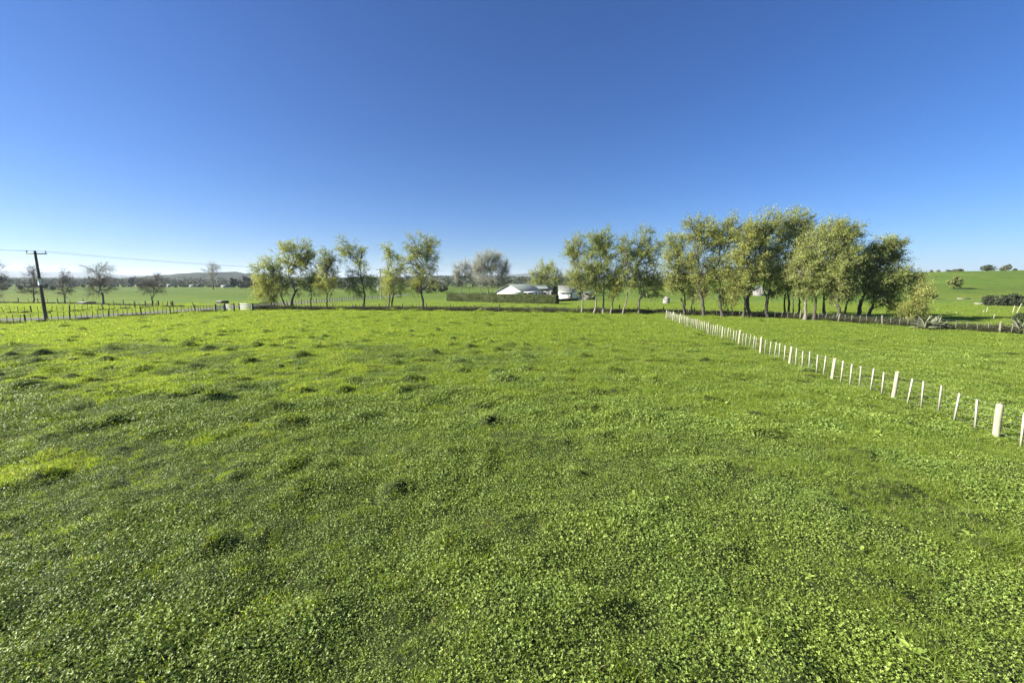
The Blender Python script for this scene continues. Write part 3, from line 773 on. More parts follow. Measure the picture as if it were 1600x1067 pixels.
RW('slim leaning willow second to last before the dense thicket', (1323, 500.5), [(1344, 404, 14, 11), (1338, 420, 14, 11), (1332, 444, 13, 11), (1326, 458, 10, 8)], 0.18, 33, fork=(1328, 466), leaves=6500, tint=0.55)
RW('heavy willow at the thicket with wind-swept crown bending right', (1339, 499.5), [(1372, 384, 14, 9), (1388, 376, 13, 7), (1366, 398, 17, 11), (1386, 394, 17, 12), (1402, 388, 14, 10), (1410, 404, 10, 10), (1354, 416, 18, 12), (1380, 416, 18, 11), (1350, 440, 15, 12), (1336, 424, 13, 12), (1362, 430, 13, 12), (1348, 396, 12, 10)], 0.38, 34, fork=(1345, 470), leaves=14500, tint=0.48, lean_wind=0.3)
RW('last willow of the row, low dense crown reaching down to the bank', (1356, 501), [(1372, 438, 18, 13), (1396, 432, 17, 12), (1414, 428, 15, 10), (1384, 456, 18, 13), (1406, 450, 17, 12), (1366, 462, 12, 12), (1392, 474, 16, 11), (1432, 436, 13, 10)], 0.32, 35, fork=(1364, 478), leaves=16000, tint=0.42, lean_wind=0.2)
RW('light yellow-green young willow at the open end of the row', (1424, 503), [(1420, 478, 12, 11), (1432, 470, 12, 10), (1440, 452, 10, 9), (1412, 488, 10, 8), (1436, 486, 10, 8)], 0.12, 36, fork=(1425, 490), leaves=9500, leaf=(0.15, 0.055), tint=0.6, droop=0.2)

# bare trees
GB = 'leafless trees along the road paddock'
BT = lambda label, base, lobes, r0, seed, **kw: tree('bare_tree', label, 'tree', kw.pop('group', GB), base, lobes, r0, seed, leaves=kw.pop('leaves', 500), subs=kw.pop('subs', 16), twigs=kw.pop('twigs', 12), twig_r=kw.pop('twig_r', 0.014), mats=kw.pop('mats', ('bark', 'dark_twig', 'far_leaf')), **kw)
BT('leafless dark tree cut off by the picture edge beside the power pole', (-9, 473.5), [(-8, 425, 20, 14), (-4, 440, 20, 12), (-10, 455, 24, 9), (2, 418, 8, 8)], 0.3, 51, twig_len=1.6, leaves=2500)
BT('leafless conical tree standing just behind the power pole', (52.6, 473), [(50, 419, 7, 9), (52, 430, 14, 9), (54, 443, 18, 8), (50, 455, 19, 6), (70, 450, 12, 5)], 0.22, 52, fork=(52, 458), twig_len=1.3, leaves=1200)
BT('thin pointed leafless tree with low forked trunk past the power pole', (101, 474.8), [(105, 428, 6, 9), (103, 440, 12, 9), (108, 450, 13, 8), (94, 455, 10, 8)], 0.2, 53, fork=(102, 460), twig_len=1.2, leaves=900)
BT('low spreading leafless tree with trunk splitting near the ground', (161, 476.3), [(158, 440, 20, 9), (172, 452, 14, 7), (148, 455, 16, 8), (164, 434, 16, 8)], 0.28, 54, fork=(160, 458), twig_len=1.4, leaves=1200)
BT('taller round-headed leafless tree rising behind the low spreading one', (154, 456.5), [(146, 420, 12, 9), (160, 418, 13, 9), (172, 423, 11, 8), (134, 420, 8, 9), (155, 432, 15, 8)], 0.45, 55, fork=(154, 442), twig_len=2.2, leaves=0, mats=('pale_bark', 'twig', 'far_leaf'), twig_r=0.03)
BT('leafless tree with a lopsided open crown beside the dark strainer posts', (237, 479.8), [(244, 434, 9, 8), (232, 444, 14, 9), (244, 452, 13, 8), (226, 452, 10, 8)], 0.22, 56, fork=(237, 464), twig_len=1.2, leaves=700)
GF = 'bare winter trees beyond the paddocks'
BF = lambda label, base, lobes, r0, seed, **kw: BT(label, base, lobes, r0, seed, group=GF, mats=('pale_bark', 'twig', 'far_leaf'), leaves=0, **kw)
BF('lone round leafless tree far across the road paddock', (332.7, 452.5), [(324, 424, 10, 11), (338, 422, 11, 12), (331, 416, 10, 8), (331, 434, 13, 9)], 0.55, 57, fork=(332.5, 443), twig_len=2.6, twig_r=0.04, up=0.6)
BF('smaller leafless tree left of the great bare one behind the hedge', (721, 458), [(716, 420, 11, 14), (728, 416, 10, 14), (712, 434, 9, 11), (730, 436, 9, 12)], 0.3, 58, fork=(721, 450), twig_len=2.0, twig_r=0.031, up=1.2, subs=34, twigs=13)
BF('thin leafless tree with pale stem beside the great bare one', (732.5, 458), [(735, 430, 8, 14), (741, 420, 7, 12)], 0.2, 59, fork=(733, 450), twig_len=1.6, twig_r=0.02, up=0.8, subs=22)
BF('great fan-shaped leafless tree rising behind the hedge', (762, 459), [(752, 405, 13, 14), (766, 402, 13, 13), (781, 408, 13, 14), (745, 424, 11, 15), (762, 422, 16, 15), (775, 424, 14, 15), (786, 426, 12, 14), (792, 418, 8, 13), (770, 442, 17, 10), (750, 440, 11, 10), (785, 440, 12, 9)], 0.5, 60, fork=(762, 450), twig_len=2.4, twig_r=0.034, up=1.3, subs=38, twigs=13, extra_trunks=((775, 459, 780, 444, 0.7),))
BF('leafless companion stem crowded against the great fan-shaped tree', (752, 458.5), [(746, 412, 9, 13), (743, 432, 9, 12), (755, 438, 9, 11)], 0.28, 61, fork=(750, 448), twig_len=1.9, twig_r=0.033, up=1.2, subs=24)
BF('small leafless bush-like tree between the broad willow and the hedge', (677, 454), [(682, 440, 12, 8), (672, 436, 8, 8), (690, 444, 9, 7)], 0.22, 62, fork=(677, 449), twig_len=1.6, twig_r=0.024, subs=20)
tree('poplar_tree', 'upright olive-green brushy tree behind the white house and dark bush', 'tree', None, (852, 461), [(838, 432, 12, 14), (850, 424, 12, 14), (864, 424, 12, 14), (873, 436, 8, 14), (846, 444, 15, 10), (866, 444, 12, 10), (832, 448, 8, 9)], 0.3, 63, fork=(852, 455), leaves=13000, leaf=(0.4, 0.1), subs=26, twigs=10, twig_len=1.8, up=1.1, droop=-0.2, mats=('pale_bark', 'twig', 'willow'), twig_r=0.02, tint=0.42)
tree('dark_bush', 'dense dark evergreen bush between the white house and cottage', 'bush', None, (868, 467.5), [(867, 453, 9, 8), (874, 455, 7, 8), (869, 461, 10, 6)], 0.14, 64, leaves=9000, leaf=(0.3, 0.16), subs=24, twigs=9, twig_len=0.6, mats=('bark', 'dark_twig', 'evergreen'), tint=0.4)
tree('hillside_tree', 'lone pale round tree casting a shadow on the smooth green hill', 'tree', None, (1490.5, 451.5), [(1491, 439, 7, 6.5), (1487, 442, 5, 5), (1495, 443, 5, 5)], 0.35, 65, leaves=9000, leaf=(0.4, 0.2), subs=30, twigs=10, twig_len=0.6, mats=('pale_bark', 'twig', 'willow'), twig_r=0.03, tint=0.42)
tree('scrub_bush', 'rough olive scrub at the foot of the green hill', 'bush', None, (1445, 467), [(1440, 457, 10, 6), (1450, 459, 8, 6), (1446, 463, 12, 4)], 0.12, 66, leaves=9000, leaf=(0.4, 0.16), subs=24, twigs=9, twig_len=0.8, tint=0.35)

# ------------------------------------------------------------------ fences
def post_mesh(name, r, h, material, sides=10, square=False, seed=0):
    rg = np.random.default_rng(seed)
    mb = MB()
    if square:
        mb.box((0, 0, h / 2 - 0.15), (r * 2, r * 1.5, h + 0.3))
    else:
        zz = np.array([-0.35, 0.0, h * 0.5, h - 0.012, h])
        P = np.zeros((1, 5, 3)); P[0, :, 2] = zz; P[0, :, :2] += rg.normal(0, r * 0.05, (5, 2))
        mb.tubes(P, np.array([[1.04, 1.02, 1.0, 0.97, 0.90]]) * r, sides, cap=True)
    return mb.mesh(name, material)

def wires(root, pts, heights, r, material):
    """pts: world points of the posts; one wire object for each strand, coordinates local to the root"""
    o = np.array(root.location)
    for hgt in heights:
        P = []
        for a, b in zip(pts[:-1], pts[1:]):
            for t in (0, 0.5):
                P.append([a[0] + (b[0] - a[0]) * t, a[1] + (b[1] - a[1]) * t, a[2] + (b[2] - a[2]) * t + hgt - (0.01 if t else 0)])
        P.append([pts[-1][0], pts[-1][1], pts[-1][2] + hgt])
        P = np.array(P) - o
        MB().tubes(P[None], np.full((1, len(P)), r), 4).build('wire', material, root)

def fence(name, label, group, pts, battens, post_me, batten_me, wire_h, wire_r=0.002, lean=0.02, seed=0, wire_mat=None, skip=None, post_scale=None):
    rg = random.Random(seed)
    root = empty(name, (pts[0][0], pts[0][1], gz1(pts[0][0], pts[0][1])), 0, label, 'fence', group)
    P = [np.array([p[0], p[1], gz1(p[0], p[1])]) for p in pts]
    o = np.array(root.location)
    for i, p in enumerate(P):
        d = P[min(i + 1, len(P) - 1)] - P[max(i - 1, 0)]; rz = math.atan2(d[1], d[0])
        s = 1.0 if not post_scale else post_scale[i]
        part('post', post_me[i % len(post_me)], root, p - o, (rg.gauss(0, lean), rg.gauss(0, lean), rz + rg.uniform(-0.3, 0.3)), (s, s, 0.95 + 0.1 * rg.random()))
        if i + 1 < len(P):
            nb = battens if isinstance(battens, int) else battens[i]
            for k in range(nb):
                t = (k + 1) / (nb + 1); q = p + (P[i + 1] - p) * (t + rg.gauss(0, 0.008))
                z = gz1(q[0], q[1])
                part('batten', batten_me, root, np.array([q[0], q[1], z]) - o, (rg.gauss(0, lean), rg.gauss(0, lean * 1.5), rz), (1, 1, 0.95 + 0.08 * rg.random()))
    wires(root, P, wire_h, wire_r, wire_mat or M['wire'])
    return root

def resample(px_pts, spacing):
    P = np.array([[G(a, b).x, G(a, b).y] for a, b in px_pts])
    d = np.concatenate([[0], np.cumsum(np.hypot(*np.diff(P, axis=0).T))])
    n = max(1, int(round(d[-1] / spacing))); s = np.linspace(0, d[-1], n + 1)
    return [(float(np.interp(q, d, P[:, 0])), float(np.interp(q, d, P[:, 1]))) for q in s]

big = [post_mesh('post', 0.074, 1.16, M['new_wood'], 10, seed=k) for k in range(3)]
bat = MB().box((0, 0, 0.55), (0.042, 0.048, 1.08)).mesh('batten', M['new_batten'])
fp = [(1041, 498), (1051, 502), (1062, 506), (1074, 510.5), (1089, 516), (1106.5, 522.5), (1128, 530.5), (1154, 540), (1188, 552), (1233.6, 568.5), (1300, 592), (1395, 625.6), (1556, 682)]
fpts = [(G(a, b).x, G(a, b).y) for a, b in fp]
# carry the line on past the picture edge toward the near side
step = np.array(fpts[-1]) - np.array(fpts[-2])
fpts = fpts + [tuple(np.array(fpts[-1]) + step * k) for k in (1, 2)]
fence('batten_fence', 'new pale timber post and batten fence running across the green paddock', None, fpts, 5, big, bat, [0.2, 0.42, 0.64, 0.86, 1.05], 0.0024, 0.02, 3,
      post_scale=[1.0] * 12 + [1.2, 1.0, 1.0])

old = [post_mesh('post', 0.085, 1.18, M['old_wood'], 8, seed=10 + k) for k in range(3)]
obat = MB().box((0, 0, 0.56), (0.055, 0.06, 1.16)).mesh('batten', M['old_wood'])
road_f = [(G(a, b).x, G(a, b).y) for a, b in ((-90, 511.8), (-28, 508.5), (40, 505.5), (110, 501.5), (170, 497.5), (221, 494), (266.5, 491), (305.5, 489), (337, 487))]
fence('road_fence', 'weathered post and batten fence on the near side of the gravel road', None, road_f, 6, old, obat, [0.15, 0.35, 0.55, 0.75, 0.95, 1.08], 0.004, 0.03, 4)
fence('far_road_fence', 'old leaning batten fence on the far side of the gravel road', None, resample([(-90, 493), (0, 490.5), (83, 489), (131, 486.4), (205, 482.4), (262, 480.3)], 4.6), 5, old, obat, [0.2, 0.45, 0.7, 0.95], 0.004, 0.07, 5)
fence('paddock_fence', 'sparse dark posts of the fence under the leafless trees', None, resample([(-60, 472.5), (35, 473), (83, 474.5), (145, 475.5), (179, 477), (248, 479.7), (269, 480)], 8.0), 1, old, obat, [0.3, 0.6, 0.9], 0.004, 0.04, 6)
fence('back_fence', 'low dark batten fence under the willows along the back of the paddock', None, resample([(424, 483.2), (500, 484.6), (600, 485.3), (700, 486.2), (780, 487.3)], 4.4), 6, old, obat, [0.2, 0.42, 0.64, 0.86, 1.05], 0.004, 0.03, 7)
fence('wire_fence', 'thin wire fence between the hedge lawn and the paddock', None, resample([(780, 487.3), (860, 488.8), (950, 490), (1036, 491.2)], 6.0), 2, old, obat, [0.3, 0.55, 0.8, 1.0], 0.004, 0.03, 8)
grey = [post_mesh('post', 0.09, 1.1, M['grey_wood'], 8, seed=20 + k) for k in range(3)]
gbat = MB().box((0, 0, 0.5), (0.05, 0.06, 1.0)).mesh('batten', M['grey_wood'])
fence('bank_fence', 'grey batten fence at the foot of the windbreak willows', None, resample([(1036, 491.2), (1240, 498), (1400, 510), (1534, 519), (1680, 528)], 4.6), 5, grey, gbat, [0.25, 0.5, 0.75, 0.95], 0.003, 0.05, 9)
fence('lane_fence', 'dark rail fence following the road away behind the willows', None, resample([(424, 480.5), (470, 476), (530, 471.2), (595, 466.5)], 5.0), 4, old, obat, [0.25, 0.5, 0.75, 0.95, 1.05], 0.012, 0.03, 10)

# ------------------------------------------------------------------ gates and rail panels at the road corner
def gate(name, label, a, b, nrail, h, material, post_mat, cat, group=None, posts=True, brace=True):
    A, B = ground_at(G(*a)), ground_at(G(*b))
    root = empty(name, A, math.atan2(B.y - A.y, B.x - A.x), label, cat, group)
    L_ = math.hypot(B.x - A.x, B.y - A.y)
    for k in range(nrail):
        z = 0.22 + (h - 0.3) * k / (nrail - 1)
        MB().box((L_ / 2, 0.0, z), (L_ - 0.06, 0.045, 0.125 if not brace else 0.085)).build('rail', material, root)
    for x in (0.12, L_ - 0.12):
        MB().box((x, 0.045, h / 2 + 0.03), (0.09, 0.04, h - 0.12)).build('stile', material, root)
    if brace:
        s = math.atan2(h - 0.4, L_ - 0.3)
        V = np.array([[0.15, 0.07, 0.2], [0.28, 0.07, 0.2], [L_ - 0.12, 0.07, h - 0.12], [L_ - 0.25, 0.07, h - 0.12]])
        V2 = V + np.array([0, 0.03, 0])
        MB().add(np.concatenate([V, V2]), [[0, 1, 2, 3], [7, 6, 5, 4], [0, 4, 5, 1], [1, 5, 6, 2], [2, 6, 7, 3], [3, 7, 4, 0]]).build('brace', material, root)
    if posts:
        for x in (-0.1, L_ + 0.1):
            part('post', old[0], root, (x, 0, 0), (0, 0, 0), (1.35, 1.35, 1.12))
    return root
gate('road_gate', 'white railed gate hung on a dark strainer post at the road', (338.5, 487), (351, 486.8), 4, 1.15, M['gate_white'], M['old_wood'], 'gate')
gate('road_gate', 'second white railed gate leaf, nearer the solid white panel', (352.5, 486.8), (365.5, 487), 4, 1.15, M['gate_white'], M['old_wood'], 'gate')
gate('rail_panel', 'solid-looking white panel of wide painted rails beside the gates', (375, 485.6), (394.5, 486.2), 4, 1.25, M['gate_white'], M['old_wood'], 'railing', posts=True, brace=False)
gate('rail_panel', 'shaded timber rail wing running back from the white panel', (396, 486), (424, 480.4), 5, 1.25, M['grey_wood'], M['old_wood'], 'railing', brace=False)

# ------------------------------------------------------------------ power poles and lines
def power_pole(label, base_px, height, arm_dir, material, band):
    B = ground_at(G(*base_px))
    root = empty('power_pole', B, arm_dir, label, 'pole', 'power poles carrying the line along the road')
    P = np.zeros((1, 6, 3)); P[0, :, 2] = np.linspace(-0.4, height, 6)
    MB().tubes(P, np.linspace(0.21, 0.125, 6)[None], 12, cap=True).build('shaft', material, root, smooth=False)
    MB().box((0, 0.15, height - 0.35), (2.4, 0.10, 0.13)).build('crossarm', M['grey_wood'], root)
    tips = []
    for x in (-1.1, -0.12, 1.1):
        q = np.zeros((1, 6, 3)); q[0, :, 0] = x; q[0, :, 1] = 0.15; q[0, :, 2] = height - 0.30 + np.array([0, 0.1, 0.101, 0.22, 0.28, 0.34])
        MB().tubes(q, np.array([[0.02, 0.02, 0.075, 0.07, 0.045, 0.03]]), 8, cap=True).build('insulator', M['insulator'], root)
        ca, sa = math.cos(arm_dir), math.sin(arm_dir)
        tips.append(np.array([B.x + x * ca - 0.15 * sa, B.y + x * sa + 0.15 * ca, B.z + height + 0.02]))
    if band:
        q = np.zeros((1, 2, 3)); q[0, :, 2] = (height * 0.51, height * 0.60)
        MB().tubes(q, np.array([[0.192, 0.186]]), 12, cap=True).build('sleeve', M['white_paint'], root)
    return root, tips
p1, t1 = power_pole('tall dark timber power pole with white sleeve beside the road fence', (72, 499.5), 9.0, 0.12, M['old_wood'], True)
p2, t2 = power_pole('distant pale concrete power pole seen between two willows', (596, 467), 9.0, 0.12, M['concrete'], False)
t0 = [t - np.array([55.0, 62.0, -0.6]) for t in t1]
def line(label, a, b, sag):
    t = np.linspace(0, 1, 25)[:, None]
    P = a * (1 - t) + b * t; P[:, 2] -= 4 * sag * (t * (1 - t))[:, 0]
    o = empty('power_line', a, 0, label, 'cable', 'power lines strung from the road pole')
    MB().tubes((P - a)[None], np.full((1, 25), 0.008), 5).build('conductor', M['wire'], o)
for k, w in enumerate(('outer', 'middle', 'inner')):
    line('%s overhead wire strung from the sleeved pole toward the distant pole' % w, t1[k], t2[k], 1.0)
    line('%s overhead wire leaving the picture edge from the sleeved pole' % w, t1[k], t0[k], 0.6)

# ------------------------------------------------------------------ hedge
def leafy_box(name, label, cat, corners, h, leaves, material, seed, leaf=(0.16, 0.1)):
    """clipped hedge: a lumpy core with leaves standing all over it"""
    rg = np.random.default_rng(seed)
    A, B, depth = corners
    root = empty(name, A, math.atan2(B.y - A.y, B.x - A.x), label, cat)
    L_ = math.hypot(B.x - A.x, B.y - A.y)
    nx, nz, ny = max(6, int(L_ / 0.5)), 6, max(4, int(depth / 0.4))
    core = MB()
    def face(o, u, v, nu, nv):
        a, b = np.meshgrid(np.linspace(0, 1, nu + 1), np.linspace(0, 1, nv + 1), indexing='ij')
        P = o + a[..., None] * u + b[..., None] * v
        P = P.reshape(-1, 3)
        s = 0.10 * (vnoise(P[:, 0] * 0.9 + P[:, 1] * 2.1, P[:, 2] * 1.3 + P[:, 1] * 1.1, seed) - 0.5)
        P = P + s[:, None] * np.array([0.2, 1, 1])
        i, j = np.meshgrid(np.arange(nu), np.arange(nv), indexing='ij'); q = (i * (nv + 1) + j).ravel()
        core.add(P, np.stack([q, q + nv + 1, q + nv + 2, q + 1], 1), 0, 0.35)
    x, y, z = np.array([L_, 0, 0]), np.array([0, depth, 0]), np.array([0, 0, h + 0.15]); o = np.array([0, 0, -0.15])
    face(o, x, z, nx, nz); face(o + y, z, x, nz, nx); face(o, z, y, nz, ny); face(o + x, y, z, ny, nz); face(o + z, x, y, nx, ny)
    core.build('core', M[material], root)
    lv = MB()
    ar = np.array([L_ * h, L_ * depth, depth * h, depth * h, L_ * h * 0.5]); ar /= ar.sum()
    k = rg.choice(5, leaves, p=ar); u, v = rg.random(leaves), rg.random(leaves)
    P = np.zeros((leaves, 3)); N = np.zeros((leaves, 3))
    for f, (a, b, c, n) in enumerate(((x, z * h / (h + .15), np.zeros(3), (0, -1, 0)), (x, y, np.array([0, 0, h]), (0, 0, 1)), (y, z * h / (h + .15), np.zeros(3), (-1, 0, 0)), (y, z * h / (h + .15), x, (1, 0, 0)), (x, z * h / (h + .15), y, (0, 1, 0)))):
        s = k == f; P[s] = c + u[s, None] * a + v[s, None] * b; N[s] = n
    P += N * rg.uniform(-0.04, 0.09, leaves)[:, None]
    ax = unit(rg.normal(0, 1, (leaves, 3)) + N * 0.5); sd = unit(np.cross(ax, rg.normal(0, 1, (leaves, 3)) + N))
    s = 0.6 + 0.8 * rg.random(leaves)
    lv.leaves(P, ax, sd, leaf[0] * s, leaf[1] * s, 0, np.clip(rg.normal(0.5, 0.2, leaves), 0, 1))
    lv.build('foliage', M[material], root)
    return root
leafy_box('clipped_hedge', 'long clipped green hedge in front of the white house', 'hedge', (ground_at(G(698, 470.4)), ground_at(G(868, 475.6)), 1.8), 2.0, 34000, 'hedge', 3, (0.13, 0.085))
leafy_box('low_hedge', 'low dark hedge in front of the cottage beyond the long hedge', 'hedge', (ground_at(G(872, 471)), ground_at(G(903, 469.6)), 1.2), 0.5, 5000, 'evergreen', 4)
for k, (bx, by, rx, ry, lab) in enumerate(((1550, 477.5, 9, 7, 'first rounded dark shrub of the hedgerow at the hill foot'), (1567, 478, 11, 7.5, 'middle rounded dark shrub of the hedgerow at the hill foot'), (1587, 478.5, 12, 8, 'last dark shrub of the hill foot hedgerow before the picture edge'))):
    tree('hedgerow_shrub', lab, 'bush', 'dark hedgerow shrubs below the hill', (bx, by), [(bx - rx * 0.4, by - ry, rx * 0.7, ry), (bx + rx * 0.45, by - ry * 0.9, rx * 0.65, ry * 0.9), (bx, by - ry * 1.15, rx * 0.5, ry * 0.7)], 0.12, 300 + k, leaves=5000, leaf=(0.3, 0.2), subs=22, twigs=8, twig_len=0.7, mats=('bark', 'dark_twig', 'far_leaf'), tint=0.3)
for k, (a, b) in enumerate(((731, 471.6), (764, 472.6), (799, 473.6), (833, 474.6))):
    p = ground_at(G(a, b + 0.7))
    o = part('hedge_post', old[k % 3], None, p, (0, 0, k), (1.1, 1.1, 0.85))
    tag(o, ('first', 'second', 'third', 'fourth')[k] + ' short dark post from the left against the clipped hedge', 'post', 'posts along the hedge')

# ------------------------------------------------------------------ buildings
def quadprism(V, F, mats_, name, root):
    return MB().add(V, F).build(name, mats_, root)

def window(root, c, w, h, facing, frame='white_paint'):
    """c: centre of the opening on the wall plane; facing 'x' or 'y' (sign) outward in the local frame"""
    ax, sg = facing
    o = np.array([0.0, 0.0, 0.0]); o[0 if ax == 'x' else 1] = sg
    u = np.array([0, 1.0, 0]) if ax == 'x' else np.array([1.0, 0, 0])
    sz = lambda a, b, d: (np.abs(u) * a + np.abs(o) * d + np.array([0, 0, b]))
    c = np.array(c, float)
    win = MB().box(c + o * 0.012, sz(w, h, 0.02)).build('window', M['glass'], root)
    f = MB()
    for s in (-1, 1):
        f.box(c + u * s * (w / 2 + 0.04) + o * 0.02, sz(0.08, h + 0.16, 0.07))
        f.box(c + np.array([0, 0, s * (h / 2 + 0.04)]) + o * 0.021, sz(w - 0.002, 0.08, 0.066))
    f.box(c + o * 0.024, sz(0.05, h - 0.002, 0.03))
    f.build('frame', M[frame], win)

def gabled(name, label, cat, loc, rz, W_, L_, eave, ridge, wall, roof, over=0.35, wins=(), door=None, group=None, chim=None):
    """gable end faces local -Y (width W_ along x), ridge runs along local y for L_"""
    root = empty(name, loc, rz, label, cat, group)
    w = W_ / 2
    V = [(-w, 0, -0.3), (w, 0, -0.3), (w, 0, eave), (0, 0, ridge), (-w, 0, eave), (-w, L_, -0.3), (w, L_, -0.3), (w, L_, eave), (0, L_, ridge), (-w, L_, eave)]
    MB().add(V, [[0, 1, 2, 4], [6, 5, 9, 7], [1, 6, 7, 2], [5, 0, 4, 9]]).add(V, [[4, 2, 3], [7, 9, 8]]).build('wall', M[wall], root)
    sl = (ridge - eave) / w; th = 0.10
    for s in (-1, 1):
        x1 = s * (w + over); z1 = eave - over * sl
        a = [(0, -over, ridge), (x1, -over, z1), (x1, L_ + over, z1), (0, L_ + over, ridge)]
        top = [(x, y, z + th) for x, y, z in a]
        V = np.array(a + top) + np.array([0, 0, 0.02])
        F = np.array([[0, 1, 2, 3], [7, 6, 5, 4], [0, 4, 5, 1], [1, 5, 6, 2], [2, 6, 7, 3], [3, 7, 4, 0]])
        if s < 0: F = F[:, ::-1]
        rf = MB().add(V, F).build('roof', M[roof], root)
        # standing ribs of the iron
        rb = MB(); n = int((L_ + 2 * over) / 0.76)
        for k in range(n + 1):
            y = -over + 0.02 + k * (L_ + 2 * over - 0.04) / n
            q = np.array([[[0, y, ridge + th + 0.03], [x1, y, z1 + th + 0.03]]])
            rb.tubes(q, np.full((1, 2), 0.025), 4)
        rb.build('roof_ribs', M[roof], rf)
        MB().box((s * (w + over + 0.06), L_ / 2, z1 + 0.02), (0.11, L_ + 2 * over, 0.12)).build('gutter', M['white_paint'], rf)
    for c, ww, hh, fc in wins: window(root, c, ww, hh, fc)
    if door:
        c, ww, hh, fc = door
        d = MB().box(np.array(c, float), (ww, 0.08, hh)).build('door', M['roof_dark'], root)
        MB().box(np.array(c, float) + np.array([ww * 0.35, -0.06, 0]), (0.04, 0.05, 0.14)).build('handle', M['wire'], d)
    if chim:
        MB().box(chim, (0.5, 0.5, 1.2)).build('chimney', M['concrete'], root)
    return root

def white_house():
    Y = 112.0
    c = at(795.5, 466, Y); loc = Vector((c[0], c[1], 0.0)); loc.z = gz1(loc.x, loc.y)
    rz = R(-30)
    wins = [((4.02, y, 1.45), 1.1, 1.15, ('x', 1)) for y in (1.9, 3.9, 5.6)] + [((4.02, 8.3, 1.6), 1.3, 1.2, ('x', 1)), ((4.02, 10.6, 1.6), 0.8, 1.0, ('x', 1))]
    h = gabled('farm_house', 'white farmhouse with broad gable and grey-green iron roof behind the hedge', 'house', loc, rz, 8.0, 12.0, 2.35, 4.25, 'white_paint', 'roof_green', 0.4, wins)
    # cross wing at the far end, a little lower, and the shallow porch over the windows
    w = MB()
    V = [(0.5, 12.0, -0.3), (6.4, 12.0, -0.3), (6.4, 16.0, -0.3), (0.5, 16.0, -0.3), (0.5, 12.0, 2.5), (6.4, 12.0, 2.5), (6.4, 16.0, 2.5), (0.5, 16.0, 2.5)]
    w.add(V, [[0, 1, 5, 4], [1, 2, 6, 5], [2, 3, 7, 6], [3, 0, 4, 7]]).build('wing_wall', M['white_paint'], h)
    V = [(-0.2, 11.6, 2.52), (6.8, 11.6, 2.52), (6.8, 16.4, 2.52), (-0.2, 16.4, 2.52), (0.6, 14.0, 4.0), (4.4, 14.0, 4.0)]
    MB().add(V, [[0, 1, 5, 4], [2, 3, 4, 5], [3, 2, 1, 0]]).add(V, [[1, 2, 5], [3, 0, 4]]).build('wing_roof', M['roof_green'], h)
    window(h, (5.2, 11.99, 1.55), 1.0, 1.2, ('y', -1)); window(h, (6.41, 14.0, 1.55), 1.2, 1.2, ('x', 1))
    V = [(4.05, 0.3, 2.28), (5.6, 0.3, 2.05), (5.6, 7.4, 2.05), (4.05, 7.4, 2.28)]
    V = np.array(V + [(x, y, z + 0.1) for x, y, z in V])
    MB().add(V, [[0, 3, 2, 1], [4, 5, 6, 7], [0, 1, 5, 4], [1, 2, 6, 5], [2, 3, 7, 6], [3, 0, 4, 7]]).build('porch_roof', M['white_paint'], h)
    for y in (0.45, 2.9, 5.0, 7.2):
        MB().box((5.5, y, 0.9), (0.1, 0.1, 2.3)).build('porch_post', M['white_paint'], h)
white_house()

def cottage():
    Y = 118.0
    c = at(897.0, 467, Y); z = gz1(c[0], Y)
    # ridge runs across the view: turn the gable away to the side
    return gabled('cottage', 'small white cottage with pale iron roof and dark doorway beside the bush', 'house', (c[0] + 0.6, Y, z), R(85), 4.4, 5.1, 2.2, 3.9, 'white_paint', 'roof_pale', 0.14,
                  [((0.6, -0.02, 1.3), 0.7, 0.7, ('y', -1))])
cot = cottage()
d = MB().box((-2.23, 1.7, 0.95), (0.07, 0.85, 1.9)).build('door', M['roof_dark'], cot)
MB().box((-2.29, 1.4, 0.95), (0.05, 0.05, 0.14)).build('handle', M['wire'], d)

def shed(name, label, cat, px, py, Y, w, dp, h0, h1, wall, roof, rz=0.0, opening=None):
    c = at(px, py, Y); z = gz1(c[0], Y)
    root = empty(name, (c[0], Y, z), rz, label, cat)
    x = w / 2
    V = [(-x, 0, -.3), (x, 0, -.3), (x, dp, -.3), (-x, dp, -.3), (-x, 0, h0), (x, 0, h0), (x, dp, h1), (-x, dp, h1)]
    MB().add(V, [[0, 1, 5, 4], [1, 2, 6, 5], [2, 3, 7, 6], [3, 0, 4, 7]]).build('wall', M[wall], root)
    V = np.array([(-x - .25, -.3, h0 - .03), (x + .25, -.3, h0 - .03), (x + .25, dp + .3, h1 + .03), (-x - .25, dp + .3, h1 + .03)]) + np.array([0, 0, .05])
    V = np.concatenate([V, V + np.array([0, 0, .1])])
    MB().add(V, [[0, 3, 2, 1], [4, 5, 6, 7], [0, 1, 5, 4], [1, 2, 6, 5], [2, 3, 7, 6], [3, 0, 4, 7]]).build('roof', M[roof], root)
    if opening:
        ox, ow, oh = opening
        MB().box((ox, -0.02, oh / 2), (ow, 0.06, oh)).build('door', M['roof_dark'], root)
    return root
shed('lean_to_shed', 'low cream lean-to shed at the end of the white cottage', 'shed', 906, 468, 117.0, 2.4, 3.0, 1.5, 1.8, 'cream_paint', 'roof_pale', 0.0)
shed('open_carport', 'low grey-roofed open carport seen between the pale willow trunks', 'shed', 921, 470, 116.0, 3.6, 4.0, 1.9, 2.1, 'grey_wood', 'roof_pale', 0.05, (0.2, 2.4, 1.7))
c = at(1186, 461, 150.0)
gabled('far_farmhouse', 'small pale house glimpsed between trunks of the windbreak willows', 'house', (c[0], 150.0, gz1(c[0], 150.0)), R(-24), 3.4, 5.0, 2.2, 3.5, 'far_wall', 'roof_green', 0.3, [((1.2, -0.0, 1.4), 0.8, 1.0, ('y', -1))])

